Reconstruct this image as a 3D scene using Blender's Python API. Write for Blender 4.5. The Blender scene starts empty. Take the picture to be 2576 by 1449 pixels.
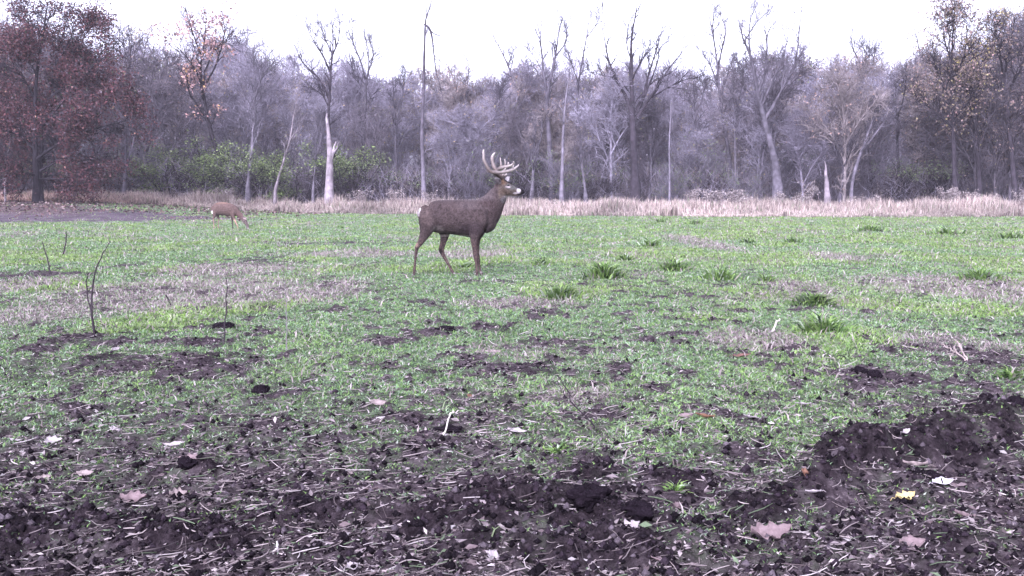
import bpy, math
import numpy as np
from mathutils import Vector
R_ = math.radians
scene = bpy.context.scene
COL = scene.collection

# ---------------------------------------------------------------- camera, sky, sun, exposure
F = 2474.0; CU, CV = 1288.0, 724.5; CAMH = 1.0
PITCH = math.atan(233.5 / F)
cam_d = bpy.data.cameras.new('camera'); cam = bpy.data.objects.new('camera', cam_d); COL.objects.link(cam)
cam.location = (0, 0, CAMH); cam.rotation_euler = (math.pi/2 - PITCH, 0, 0)
cam_d.sensor_width = 36; cam_d.lens = 36 * F / 2576; cam_d.clip_start = 0.05; cam_d.clip_end = 3000
scene.camera = cam
SUN_EL, SUN_AZ = R_(38), R_(200)          # azimuth clockwise from +Y: behind the camera, a little left
w = bpy.data.worlds.new('World'); scene.world = w; w.use_nodes = True
nt = w.node_tree; bg = nt.nodes['Background']
sky = nt.nodes.new('ShaderNodeTexSky'); sky.sky_type = 'NISHITA'; sky.sun_disc = False
sky.sun_elevation = SUN_EL; sky.sun_rotation = SUN_AZ; sky.dust_density = 4.0; sky.air_density = 1.0
hs = nt.nodes.new('ShaderNodeHueSaturation'); hs.inputs['Saturation'].default_value = 0.12
tn = nt.nodes.new('ShaderNodeMix'); tn.data_type = 'RGBA'; tn.blend_type = 'MULTIPLY'; tn.inputs[0].default_value = 1
tn.inputs[7].default_value = (0.95, 0.94, 1.23, 1)
nt.links.new(sky.outputs[0], hs.inputs['Color']); nt.links.new(hs.outputs[0], tn.inputs[6]); nt.links.new(tn.outputs[2], bg.inputs[0])
bg.inputs[1].default_value = 0.15
sd = bpy.data.lights.new('sun', 'SUN'); sd.energy = 0.6; sd.angle = R_(40); sd.color = (1, 0.95, 0.95)
sun = bpy.data.objects.new('sun', sd); COL.objects.link(sun)
sdir = Vector((math.sin(SUN_AZ)*math.cos(SUN_EL), math.cos(SUN_AZ)*math.cos(SUN_EL), math.sin(SUN_EL)))
sun.rotation_euler = sdir.to_track_quat('Z', 'Y').to_euler(); sun.location = (0, 0, 60)
vs = scene.view_settings
vs.view_transform = 'Standard'; vs.look = 'None'; vs.gamma = 1; vs.use_curve_mapping = False; vs.exposure = 1.95
scene.cycles.max_bounces = 5; scene.cycles.diffuse_bounces = 3; scene.cycles.transparent_max_bounces = 4

rng = np.random.default_rng(7)
# ---------------------------------------------------------------- maths helpers
def ray(u, v):
    r = (np.asarray(u, float)-CU)/F; up = -(np.asarray(v, float)-CV)/F
    return r, math.cos(PITCH)+up*math.sin(PITCH), -math.sin(PITCH)+up*math.cos(PITCH)
def P(u, v, Y):
    a, b, c = ray(u, v); s = Y/b
    return np.stack([a*s, Y+0*s, CAMH+c*s], -1)
def G(u, v):                                   # point of flat ground under a picture position
    a, b, c = ray(u, v); s = -CAMH/c
    return a*s, b*s
def ss(a, b, x):
    t = np.clip((x-a)/(b-a), 0, 1); return t*t*(3-2*t)
def hash2(i, j, s):
    h = (i.astype(np.int64)*374761393 + j.astype(np.int64)*668265263 + s*1442695041) & 0xffffffff
    h = ((h ^ (h >> 13))*1274126177) & 0xffffffff
    return ((h ^ (h >> 16)) & 0xffff)/65535.0
def vnoise(x, y, s=0):
    i = np.floor(x); j = np.floor(y); fx = x-i; fy = y-j
    fx = fx*fx*(3-2*fx); fy = fy*fy*(3-2*fy)
    a = hash2(i, j, s); b = hash2(i+1, j, s); c = hash2(i, j+1, s); d = hash2(i+1, j+1, s)
    return (a+(b-a)*fx)*(1-fy)+(c+(d-c)*fx)*fy
def fbm(x, y, o=4, s=0):
    t = 0; a = 0.5; n = 0
    for k in range(o):
        c, sn = math.cos(0.6+k), math.sin(0.6+k)
        t = t+a*vnoise((x*c-y*sn)*2**k+13.7*k, (x*sn+y*c)*2**k-7.1*k, s+k); n += a; a *= 0.5
    return t/n

# picture-traced patches of the field, laid out on the ground in metres: (u, v, half width, half height)
SOIL = [(370,915,290,38),(180,860,100,20),(560,860,70,22),(660,990,34,20),(1230,938,260,26),(1150,832,110,12),(1500,925,80,22),
        (1450,870,150,22),(640,652,160,12),(60,695,75,12),(900,850,90,14),(320,730,30,12),(2140,950,130,30),(2290,880,110,22),
        (2280,1020,130,45),(1980,900,70,14),(1870,905,60,10),(2420,905,140,30),(1310,1240,900,40),(1100,1060,120,30),
        (1450,1060,120,22),(640,1060,90,26),(860,612,200,6),(300,672,50,8),(930,820,60,10),(2480,960,90,30),(1700,855,120,16)]
DRY = [(470,735,420,50),(60,790,200,30),(820,730,140,40),(2420,720,260,38),(1740,606,70,22),(2095,645,70,12),(1300,765,200,18),
       (560,680,160,20),(1450,1000,120,25),(2000,720,90,20),(1180,640,120,12),(900,640,200,10),(1900,860,150,30),(30,720,90,30),(2400,870,150,30)]
def patches(x, y, lst):
    m = np.zeros_like(x)
    for (u, v, du, dv) in lst:
        gx, gy = G(u, v); d = math.hypot(gx, gy)
        rx = du*d/F; ry = dv*d*d/(F*CAMH)
        sk = ((x-gx)/rx)**2+((y-gy)/ry)**2
        m = np.maximum(m, np.exp(-sk*1.1))
    return m
BU = [0,150,300,450,600,750,900,1050,1200,1350,1500,1700,1900,2000,2100,2300,2450,2576]
BV = [1060,1080,1100,1080,1090,1120,1130,1160,1200,1240,1250,1220,1180,1200,1180,1100,1085,1100]
def cover(x, y):
    """how much of the ground the short green growth covers, 0 soil .. 1 closed"""
    az = CU+F*x/np.maximum(y, 0.3)/math.cos(PITCH)
    bv = np.interp(az, BU, BV)
    bd = CAMH*F/(bv-491)
    d = np.maximum(y, 0.3)
    n = fbm(x*1.3, y*1.3, 4, 11)-0.5; n2 = fbm(x*5, y*3.4, 3, 31)-0.5; n3 = fbm(x*16, y*9, 3, 37)-0.5
    c = ss(-0.85, 0.75, np.log(d/bd)*1.3 + n*0.9+n2*1.2+n3*1.3)
    wx = x+(fbm(x*1.6, y*1.6, 3, 93)-.5)*0.9*np.minimum(d/6, 3); wy = y+(fbm(x*1.6, y*1.6, 3, 94)-.5)*0.9*np.minimum(d/6, 3)
    sp = patches(wx, wy, SOIL)
    c = c*(1-0.95*ss(0.25, 0.95, sp*0.95+n*0.4+n2*1.3+n3*1.5))
    near = 1-ss(9, 16, d)
    c = c*(1-0.8*near*ss(0.12, 0.30, n2+n*0.4+n3*0.9))                       # broken patches of earth
    far = 0.92*ss(0.45, 0.85, np.exp(-(((x+22)/13)**2+((y-41)/7.0)**2)**2)+n*0.6+n2*0.5)   # tilled ground at the far left
    far = np.maximum(far, 0.85*ss(-0.41, -0.46, x/d+(n-0)*0.06)*ss(38, 42, d+4*n))
    return c*(1-far)*(1-0.85*fresh(x, y)*(1-ss(9, 14, d)))
def dryness(x, y):
    n = fbm(x*0.9, y*0.6, 4, 51)-0.5
    return np.clip(ss(0.2, 0.7, patches(x, y, DRY)+n*0.5)+0.5*ss(0.08, 0.3, n), 0, 1)
EDX = [-60,-30,-21,-14,-7,0,12,40,80]; EDY = [50,50,53,55,53,48,45.5,44.5,44]
def edge(x): return np.interp(x, EDX, EDY)
MOUNDS = [((1180,1395),(1700,1400),0.09,0.05),((1500,1190),(1700,1230),0.10,0.04),((2060,1235),(2576,1085),0.13,0.085),((1900,1290),(2060,1240),0.09,0.04),((2150,1190),(2500,1050),0.12,0.06),((0,1330),(560,1370),0.14,0.06),((760,1300),(1250,1310),0.14,0.055),
          ((1150,1330),(1480,1290),0.12,0.06),((400,1200),(540,1200),0.06,0.04),((1350,1250),(1500,1260),0.10,0.03),((150,912),(560,900),0.2,0.035),((1480,1330),(1700,1340),0.1,0.04),
          ((1080,835),(1300,830),0.12,0.05),((1150,940),(1600,930),0.2,0.05),((100,860),(250,852),0.15,0.05),((520,862),(620,860),0.12,0.05)]
def fresh(x, y):
    wx = x+(fbm(x*6, y*6, 2, 90)-.5)*0.16; wy = y+(fbm(x*6, y*6, 2, 91)-.5)*0.16; m = 0*x
    for (a, b, wd, h) in MOUNDS:
        ax, ay = G(*a); bx, by = G(*b)
        t = np.clip(((wx-ax)*(bx-ax)+(wy-ay)*(by-ay))/((bx-ax)**2+(by-ay)**2), 0, 1)
        m = np.maximum(m, (1 if a[1] > 1000 else 0.5)*np.exp(-(np.hypot(wx-ax-t*(bx-ax), wy-ay-t*(by-ay))/(wd*1.3))**2))
    return ss(0.3, 0.9, m+(fbm(x*4, y*4, 3, 68)-.5)*1.5+(fbm(x*17, y*12, 2, 69)-.5)*0.9)
def base_z(x, y):
    r = np.hypot(x, y)
    z = 0.65*ss(34, 52, y)*ss(-10, -24, x)
    z = z+(fbm(x/3.5, y/3.5, 3, 5)-0.5)*0.05*(1-ss(14, 30, r))
    return z
def ground_z(x, y, cv=None):
    x = np.asarray(x, float); y = np.asarray(y, float)
    if cv is None: cv = cover(x, y)
    r = np.hypot(x, y)
    z = base_z(x, y)
    wx = x+(fbm(x*6, y*6, 2, 90)-.5)*0.16; wy = y+(fbm(x*6, y*6, 2, 91)-.5)*0.16
    for (a, b, wd, h) in MOUNDS:
        ax, ay = G(*a); bx, by = G(*b)
        t = np.clip(((wx-ax)*(bx-ax)+(wy-ay)*(by-ay))/((bx-ax)**2+(by-ay)**2), 0, 1)
        dd = np.hypot(wx-ax-t*(bx-ax), wy-ay-t*(by-ay))
        z = z+(1.0 if wd < 0.16 and a[1] > 1000 else 0.4)*h*np.exp(-(dd/wd)**2)*(0.3+1.3*fbm(x*9, y*9, 2, 66))
    near = 1-ss(12, 20, r)
    rough = near*(0.25+0.75*(1-cv))
    c1 = fbm(x*5.5, y*5.5, 2, 71); c2 = 1-np.abs(2*fbm(x*15, y*15, 2, 72)-1); c3 = 1-np.abs(2*fbm(x*45, y*45, 2, 73)-1)
    z = z+rough*((c1-0.5)*0.075+(c2-0.7)*0.040+(c3-0.7)*0.017)
    return z
def gz(x, y): return float(ground_z(np.array([x]), np.array([y]))[0])

# ---------------------------------------------------------------- object helpers
def tag(o, label=None, cat=None, group=None, kind=None):
    if label: o['label'] = label
    if cat: o['category'] = cat
    if group: o['group'] = group
    if kind: o['kind'] = kind
    return o
def empty(name, loc, label, cat, group=None):
    o = bpy.data.objects.new(name, None); COL.objects.link(o); o.location = loc; o.empty_display_size = 0.1
    return tag(o, label, cat, group)
def mesh_obj(name, V, faces, mat, parent=None, col=None, smooth=False, attrs=None):
    """faces: (n,3) or (n,4) int array, or a list of such arrays"""
    V = np.asarray(V, np.float32)
    fl = faces if isinstance(faces, list) else [faces]
    me = bpy.data.meshes.new(name)
    nv = len(V); nl = sum(f.size for f in fl); nf = sum(len(f) for f in fl)
    me.vertices.add(nv); me.vertices.foreach_set('co', V.ravel())
    me.loops.add(nl); me.loops.foreach_set('vertex_index', np.concatenate([f.ravel() for f in fl]).astype(np.int32))
    sizes = np.concatenate([np.full(len(f), f.shape[1]) for f in fl]); st = np.concatenate([[0], np.cumsum(sizes)[:-1]])
    me.polygons.add(nf); me.polygons.foreach_set('loop_start', st.astype(np.int32)); me.polygons.foreach_set('loop_total', sizes.astype(np.int32))
    if smooth: me.polygons.foreach_set('use_smooth', np.ones(nf, bool))
    if col is not None:
        a = me.color_attributes.new('Col', 'FLOAT_COLOR', 'POINT')
        c = np.ones((nv, 4), np.float32); c[:, :3] = col; a.data.foreach_set('color', c.ravel())
    for k, v in (attrs or {}).items():
        a = me.attributes.new(k, 'FLOAT', 'POINT'); a.data.foreach_set('value', np.asarray(v, np.float32))
    me.update(calc_edges=True); me.materials.append(mat)
    o = bpy.data.objects.new(name, me); COL.objects.link(o)
    if parent:
        o.parent = parent
    return o
class Acc:
    def __init__(s): s.v = []; s.f = {3: [], 4: []}; s.c = []; s.n = 0
    def add(s, V, Fc, c=None):
        V = np.asarray(V, float).reshape(-1, 3); Fc = np.asarray(Fc)
        s.v.append(V); s.f[Fc.shape[1]].append(Fc+s.n)
        if c is None: c = (0.2, 0.2, 0.2)
        c = np.asarray(c, float)
        s.c.append(np.broadcast_to(c, (len(V), 3)) if c.ndim == 1 else c); s.n += len(V)
    def obj(s, name, mat, parent=None, loc=None, smooth=False):
        V = np.concatenate(s.v)
        if loc is not None: V = V-np.asarray(loc)
        return mesh_obj(name, V, [np.concatenate(f) for f in s.f.values() if f], mat, parent, np.concatenate(s.c), smooth)
def tubes(Pt, Rd, n=3):
    """Pt (B,K,3), Rd (B,K): tapered tubes as one vertex and quad array"""
    Pt = np.asarray(Pt, float); Rd = np.asarray(Rd, float); B, K, _ = Pt.shape
    T = np.gradient(Pt, axis=1); T /= np.linalg.norm(T, axis=2, keepdims=True)+1e-9
    ref = np.where(np.abs(T[:, :1, 2:3]) > 0.8, np.array([[[1., 0.13, 0]]]), np.array([[[0.1, 0.2, 1.]]]))
    A = np.cross(T, np.broadcast_to(ref, T.shape)); A /= np.linalg.norm(A, axis=2, keepdims=True)+1e-9
    Bn = np.cross(T, A)
    an = np.arange(n)*2*math.pi/n
    V = Pt[:, :, None]+Rd[:, :, None, None]*(A[:, :, None]*np.cos(an)[None, None, :, None]+Bn[:, :, None]*np.sin(an)[None, None, :, None])
    b = np.arange(B)[:, None, None]*K*n; k = np.arange(K-1)[None, :, None]*n; i = np.arange(n)[None, None]; j = (i+1) % n
    Fc = np.stack([b+k+i, b+k+j, b+k+n+j, b+k+n+i], -1).reshape(-1, 4)
    return V.reshape(-1, 3), Fc
def smoothline(pts, K):
    pts = np.asarray(pts, float)
    if len(pts) == 2: t = np.linspace(0, 1, K)[:, None]; return pts[0]*(1-t)+pts[1]*t
    q = np.vstack([2*pts[0]-pts[1], pts, 2*pts[-1]-pts[-2]]); s = np.linspace(0, len(pts)-1-1e-6, K); i = s.astype(int); t = (s-i)[:, None]
    a, b, c, d = q[i], q[i+1], q[i+2], q[i+3]
    return 0.5*(2*b+(c-a)*t+(2*a-5*b+4*c-d)*t*t+(3*b-a-3*c+d)*t**3)
def spawn(Pt, Rd, m, L, ang, up, tmin, K, rr, curl=0.12):
    """m children on every branch of a set"""
    B, K0, _ = Pt.shape; N = B*m
    bi = np.repeat(np.arange(B), m); t = (tmin+(1-tmin)*((np.tile(np.arange(m), B)+rng.random(N))/m))*(K0-1)*0.999
    i = t.astype(int); f = (t-i)[:, None]
    p = Pt[bi, i]*(1-f)+Pt[bi, i+1]*f; r = Rd[bi, i]*(1-f[:, 0])+Rd[bi, i+1]*f[:, 0]
    T = Pt[bi, i+1]-Pt[bi, i]; T /= np.linalg.norm(T, axis=1, keepdims=True)+1e-9
    q = rng.normal(size=(N, 3)); q -= (q*T).sum(1, keepdims=True)*T; q /= np.linalg.norm(q, axis=1, keepdims=True)+1e-9
    a = ang*(0.6+0.8*rng.random(N))[:, None]
    d = T*np.cos(a)+q*np.sin(a); d[:, 2] += up; d /= np.linalg.norm(d, axis=1, keepdims=True)
    ln = L*(0.55+0.7*rng.random(N))*(1-0.45*t/(K0-1))
    out = [p]
    for k in range(K-1):
        d = d+rng.normal(size=(N, 3))*curl; d[:, 2] += up*0.25; d /= np.linalg.norm(d, axis=1, keepdims=True)
        out.append(out[-1]+d*(ln/(K-1))[:, None])
    Q = np.stack(out, 1); r0 = np.minimum(r*0.75, rr); tp = np.linspace(1, 0.35, K)
    return Q, r0[:, None]*tp[None]
def leafquads(C, size, pal, w, flat=0.0, aspect=0.6):
    """one folded leaf (two triangles sharing the midrib, four corners) at every centre"""
    N = len(C); pal = np.array(pal, float)
    d = rng.normal(size=(N, 3)); d[:, 2] *= (1-flat); d /= np.linalg.norm(d, axis=1, keepdims=True)
    q = np.cross(d, rng.normal(size=(N, 3))*[1-flat*0.9, 1-flat*0.9, 1]); q /= np.linalg.norm(q, axis=1, keepdims=True)+1e-9
    nn = np.cross(d, q); s = (size*(0.6+0.8*rng.random(N)))[:, None]
    a = C-d*s*0.5; b = C+q*s*aspect*0.5+nn*s*0.12; c = C+d*s*0.5; e = C-q*s*aspect*0.5+nn*s*0.12
    V = np.stack([a, b, c, e], 1).reshape(-1, 3); k = np.arange(N)[:, None]*4
    Fc = np.concatenate([k+[[0, 1, 2]], k+[[0, 2, 3]]])
    ci = rng.choice(len(pal), N, p=np.array(w)/sum(w)); cc = pal[ci]*(0.75+0.5*rng.random(N))[:, None]
    return V, Fc, np.repeat(cc, 4, 0)

# ---------------------------------------------------------------- materials
def mat_col(name, rough=0.85, spec=0.25, noise=(8, 0.35), bump=0.0, transl=0.0, bscale=40):
    m = bpy.data.materials.new(name); m.use_nodes = True; t = m.node_tree; N = t.nodes; L = t.links
    b = N['Principled BSDF']; b.inputs['Roughness'].default_value = rough; b.inputs['Specular IOR Level'].default_value = spec
    at = N.new('ShaderNodeAttribute'); at.attribute_name = 'Col'
    tc = N.new('ShaderNodeTexCoord'); nz = N.new('ShaderNodeTexNoise'); nz.inputs['Scale'].default_value = noise[0]; nz.inputs['Detail'].default_value = 5
    L.new(tc.outputs['Object'], nz.inputs['Vector'])
    mr = N.new('ShaderNodeMapRange'); mr.inputs[1].default_value = 0.3; mr.inputs[2].default_value = 0.7
    mr.inputs[3].default_value = 1-noise[1]; mr.inputs[4].default_value = 1+noise[1]; L.new(nz.outputs[0], mr.inputs[0])
    mx = N.new('ShaderNodeVectorMath'); mx.operation = 'SCALE'; L.new(at.outputs['Color'], mx.inputs[0]); L.new(mr.outputs[0], mx.inputs['Scale'])
    L.new(mx.outputs[0], b.inputs['Base Color'])
    if bump:
        n2 = N.new('ShaderNodeTexNoise'); n2.inputs['Scale'].default_value = bscale; n2.inputs['Detail'].default_value = 6; L.new(tc.outputs['Object'], n2.inputs['Vector'])
        bp = N.new('ShaderNodeBump'); bp.inputs['Strength'].default_value = bump; bp.inputs['Distance'].default_value = 0.02
        L.new(n2.outputs[0], bp.inputs['Height']); L.new(bp.outputs[0], b.inputs['Normal'])
    if transl:
        tr = N.new('ShaderNodeBsdfTranslucent'); ms = N.new('ShaderNodeMixShader'); ms.inputs[0].default_value = transl
        L.new(mx.outputs[0], tr.inputs[0]); L.new(b.outputs[0], ms.inputs[1]); L.new(tr.outputs[0], ms.inputs[2])
        L.new(ms.outputs[0], N['Material Output'].inputs[0])
    return m
M_grass = mat_col('grass_blade', 0.6, 0.3, (3, 0.15), transl=0.3)
M_straw = mat_col('straw', 0.8, 0.3, (30, 0.25))
M_leaf = mat_col('leaf', 0.7, 0.3, (4, 0.25), transl=0.15)
M_bark = mat_col('bark', 0.95, 0.15, (3.5, 0.5), bump=0.6, bscale=14)
M_twig = mat_col('twig', 0.95, 0.1, (0.6, 0.25))
M_litter = mat_col('dead_leaf', 0.75, 0.3, (60, 0.2), bump=0.3, bscale=80)
M_fur = mat_col('deer_coat', 0.95, 0.12, (55, 0.4), bump=0.8, bscale=90)
M_antler = mat_col('antler_bone', 0.5, 0.4, (30, 0.2))
M_gloss = mat_col('wet_dark', 0.12, 0.6, (5, 0.05))
M_clod = mat_col('earth_clod', 0.95, 0.04, (40, 0.4), bump=0.8, bscale=90)

def ground_material():
    m = bpy.data.materials.new('field_earth_and_turf'); m.use_nodes = True; t = m.node_tree; N = t.nodes; L = t.links
    b = N['Principled BSDF']; b.inputs['Roughness'].default_value = 0.95; b.inputs['Specular IOR Level'].default_value = 0.04
    tc = N.new('ShaderNodeTexCoord')
    def noise(sc, det=6, rough=0.6, st=None):
        n = N.new('ShaderNodeTexNoise'); n.inputs['Scale'].default_value = sc; n.inputs['Detail'].default_value = det; n.inputs['Roughness'].default_value = rough
        if st:
            mp = N.new('ShaderNodeMapping'); mp.inputs['Scale'].default_value = st; L.new(tc.outputs['Object'], mp.inputs[0]); L.new(mp.outputs[0], n.inputs[0])
        else: L.new(tc.outputs['Object'], n.inputs[0])
        return n.outputs[0]
    def ramp(f, stops):
        r = N.new('ShaderNodeValToRGB'); e = r.color_ramp.elements
        while len(e) < len(stops): e.new(0.5)
        for k, (p, c) in enumerate(stops): e[k].position = p; e[k].color = (*c, 1)
        L.new(f, r.inputs[0]); return r.outputs[0]
    def mix(f, a, c):
        x = N.new('ShaderNodeMix'); x.data_type = 'RGBA'
        L.new(f, x.inputs[0]); L.new(a, x.inputs[6]); L.new(c, x.inputs[7]); return x.outputs[2]
    soil = ramp(noise(30, 10, 0.82), [(0.34, (0.003, 0.002, 0.003)), (0.48, (0.014, 0.010, 0.0125)), (0.59, (0.036, 0.027, 0.032)), (0.72, (0.10, 0.083, 0.093))])
    turf = ramp(noise(9, 8, 0.75), [(0.3, (0.02, 0.023, 0.02)), (0.45, (0.05, 0.08, 0.038)), (0.58, (0.105, 0.155, 0.08)), (0.75, (0.20, 0.23, 0.16))])
    thatch = ramp(noise(11, 8, 0.75), [(0.3, (0.05, 0.045, 0.04)), (0.55, (0.13, 0.115, 0.105)), (0.75, (0.22, 0.19, 0.185))])
    floor_ = ramp(noise(3, 8, 0.7), [(0.3, (0.04, 0.03, 0.03)), (0.7, (0.14, 0.10, 0.10))])
    tilled = ramp(noise(2.2, 10, 0.85, (1, 0.3, 1)), [(0.38, (0.030, 0.021, 0.030)), (0.5, (0.075, 0.057, 0.072)), (0.62, (0.15, 0.12, 0.14))])
    def at(n):
        a = N.new('ShaderNodeAttribute'); a.attribute_name = n; return a.outputs['Fac']
    c = mix(at('dry'), turf, thatch); c = mix(at('tilled'), soil, mix(at('cov'), tilled, c)) if False else c
    mat_ = ramp(noise(1, 10, 0.8, (16, 42, 16)), [(0.32, (0.006, 0.0045, 0.0055)), (0.45, (0.027, 0.020, 0.0235)), (0.57, (0.068, 0.053, 0.060)), (0.70, (0.17, 0.14, 0.145))])
    s2 = mix(at('tilled'), mix(at('fresh'), mat_, soil), tilled)
    c = mix(at('cov'), s2, c); c = mix(at('wood'), c, floor_)
    L.new(c, b.inputs['Base Color'])
    bp = N.new('ShaderNodeBump'); bp.inputs['Strength'].default_value = 0.9; bp.inputs['Distance'].default_value = 0.012
    L.new(noise(70, 8, 0.75), bp.inputs['Height']); L.new(bp.outputs[0], b.inputs['Normal'])
    return m

# ---------------------------------------------------------------- the ground sheet
def build_ground():
    th = np.concatenate([np.radians(np.arange(-180, -36, 4.0)), np.radians(np.linspace(-36, 36, 1000)), np.radians(np.arange(40, 180.1, 4.0))])
    r = np.concatenate([[0.02], np.linspace(0.3, 2.3, 40)[:-1], np.exp(np.linspace(math.log(2.3), math.log(16), 850))[:-1], np.exp(np.linspace(math.log(16), math.log(300), 110))])
    Rr, T = np.meshgrid(r, th, indexing='ij'); x = (Rr*np.sin(T)).ravel(); y = (Rr*np.cos(T)).ravel()
    cv = cover(x, y); z = ground_z(x, y, cv)
    dr = dryness(x, y)
    wood = np.maximum(ss(0, 3, y-edge(x)-1), 0.8*ss(-0.41, -0.47, x/np.maximum(y, 1))*ss(40, 43, y))
    back = (y < 1.5)
    cv = np.where(back & (np.hypot(x, y) > 3), 0.8, cv)
    til = ss(25, 30, y)
    nr, ntheta = Rr.shape; i = np.arange(nr-1)[:, None]*ntheta; j = np.arange(ntheta-1)[None]
    Fc = np.stack([i+j, i+j+1, i+ntheta+j+1, i+ntheta+j], -1).reshape(-1, 4)[:, ::-1]
    o = mesh_obj('ground', np.stack([x, y, z], -1), Fc, ground_material(), smooth=True, attrs={'cov': 0.92*cv**1.5, 'fresh': fresh(x, y), 'dry': dr, 'wood': wood, 'tilled': til})
    tag(o, 'field of short green growth and dark bare earth', 'ground', kind='structure')
build_ground()

# ---------------------------------------------------------------- blades
def blades(x, y, z, h, wd, lean, col, az=None, wob=0.5):
    """bent blades: 5 points, 3 triangles"""
    N = len(x); a = rng.random(N)*2*math.pi; l = rng.random(N)*2*math.pi if az is None else az
    w2 = np.stack([np.cos(a), np.sin(a), 0*a], -1)*wd[:, None]*0.5
    ld = np.stack([np.cos(l), np.sin(l), 0*l], -1)*(h*lean)[:, None]
    p = np.stack([x, y, z-0.01], -1); up = np.zeros((N, 3)); up[:, 2] = h
    m = p+up*0.6+ld*0.3; t = p+up*(1-0.35*np.minimum(lean, 1.5)[:, None]*wob)+ld
    V = np.stack([p-w2, p+w2, m-w2*0.8, m+w2*0.8, t], 1).reshape(-1, 3); k = np.arange(N)[:, None]*5
    Fc = np.concatenate([k+[[0, 1, 3]], k+[[0, 3, 2]], k+[[2, 3, 4]]])
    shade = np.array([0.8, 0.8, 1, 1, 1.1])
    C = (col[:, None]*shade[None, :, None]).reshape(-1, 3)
    return V, Fc, C
def field_points(N, d0, d1, p, amax=0.66):
    u = rng.random(N); e = 2-p
    y = (d0**e+u*(d1**e-d0**e))**(1/e); x = (rng.random(N)*2-1)*y*amax
    return x, y
def pal(N, cols, wts, jit=0.3):
    cols = np.array(cols); i = rng.choice(len(cols), N, p=np.array(wts)/sum(wts))
    return cols[i]*(1-jit/2+jit*rng.random(N))[:, None]
GREEN = [(0.110, 0.200, 0.068), (0.165, 0.265, 0.085), (0.145, 0.225, 0.125), (0.22, 0.30, 0.20), (0.33, 0.36, 0.30), (0.020, 0.034, 0.016)]
DRYC = [(0.24, 0.195, 0.19), (0.31, 0.26, 0.25), (0.16, 0.125, 0.125), (0.36, 0.32, 0.31), (0.16, 0.20, 0.11)]
def build_grass():
    acc = Acc()
    N = 1700000
    x, y = field_points(N, 2.6, 56, 1.8)
    cv = cover(x, y); ed = y-edge(x)
    keep = (rng.random(N) < np.clip(cv*(0.35+1.0*fbm(x*9, y*7, 2, 83)), 0.04, 1)) & (ed < 0.6)
    x, y, cv = x[keep], y[keep], cv[keep]; N = len(x)
    z = ground_z(x, y, cv); d = np.hypot(x, y)
    dr = dryness(x, y); lush = np.clip(ss(0.48, 0.68, fbm(x*1.1, y*0.8, 3, 17))*(0.25+0.75*ss(4.5, 8, d))+0.55*ss(0.0, 0.25, x/y)*ss(7, 12, d)*ss(0.35, 0.6, fbm(x*0.7, y*0.5, 3, 27)), 0, 1); fine = fbm(x*4, y*2.5, 2, 23)
    isdry = rng.random(N) < (dr*0.62+0.13)
    c = np.where(isdry[:, None], pal(N, DRYC, [3, 3, 2, 2, 2]), pal(N, GREEN, [4, 5, 3, 2.2, .6, 1]))
    c = c*(0.8+0.45*fine[:, None]); yel = (lush*(~isdry))[:, None]
    c = c*(1+yel*np.array([0.16, 0.10, -0.18]))
    h = (0.009+0.020*rng.random(N)+0.020*lush*rng.random(N))*(0.6+0.4*cv)*(1+0.35*np.minimum(d/12, 2.5))
    h = h*np.where(isdry & (rng.random(N) < 0.08), 2.2, 1)
    wd = (0.0022+0.0026*rng.random(N))*(1+d/5.0)
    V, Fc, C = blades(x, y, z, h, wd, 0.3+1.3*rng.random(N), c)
    acc.add(V, Fc, C)
    o = acc.obj('grass', M_grass); tag(o, 'short green grass and winter wheat covering the field', 'grass', kind='stuff')
build_grass()

def build_dry_strip():
    acc = Acc(); N = 230000
    x = (rng.random(N)*2-1)*42; off = rng.random(N)**1.5*11; y = edge(x)+off-0.3+(fbm(x*0.8, x*0+3, 3, 8)-.5)*4.5+(fbm(x*3, x*0+3, 2, 18)-.5)*1.5
    x = x*y/50
    z = base_z(x, y); hv = fbm(x*0.6, y*0.6, 3, 19)
    h = (0.0+1.05*hv)*(0.5+0.8*rng.random(N)**1.5)*ss(-0.6, 2.0, y-edge(x))+0.12
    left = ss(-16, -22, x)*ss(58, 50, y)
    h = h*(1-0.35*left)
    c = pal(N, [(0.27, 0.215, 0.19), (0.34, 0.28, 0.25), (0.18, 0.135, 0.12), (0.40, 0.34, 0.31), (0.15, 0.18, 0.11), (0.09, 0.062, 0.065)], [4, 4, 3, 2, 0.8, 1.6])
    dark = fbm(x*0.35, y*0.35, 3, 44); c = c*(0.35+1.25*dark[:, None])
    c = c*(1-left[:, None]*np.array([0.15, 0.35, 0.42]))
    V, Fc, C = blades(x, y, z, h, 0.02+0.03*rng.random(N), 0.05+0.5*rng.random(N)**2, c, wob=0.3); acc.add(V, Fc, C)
    tag(acc.obj('dry_grass', M_straw), 'band of tall dead pinkish tan grass along the wood edge', 'grass', kind='stuff')
build_dry_strip()

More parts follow.
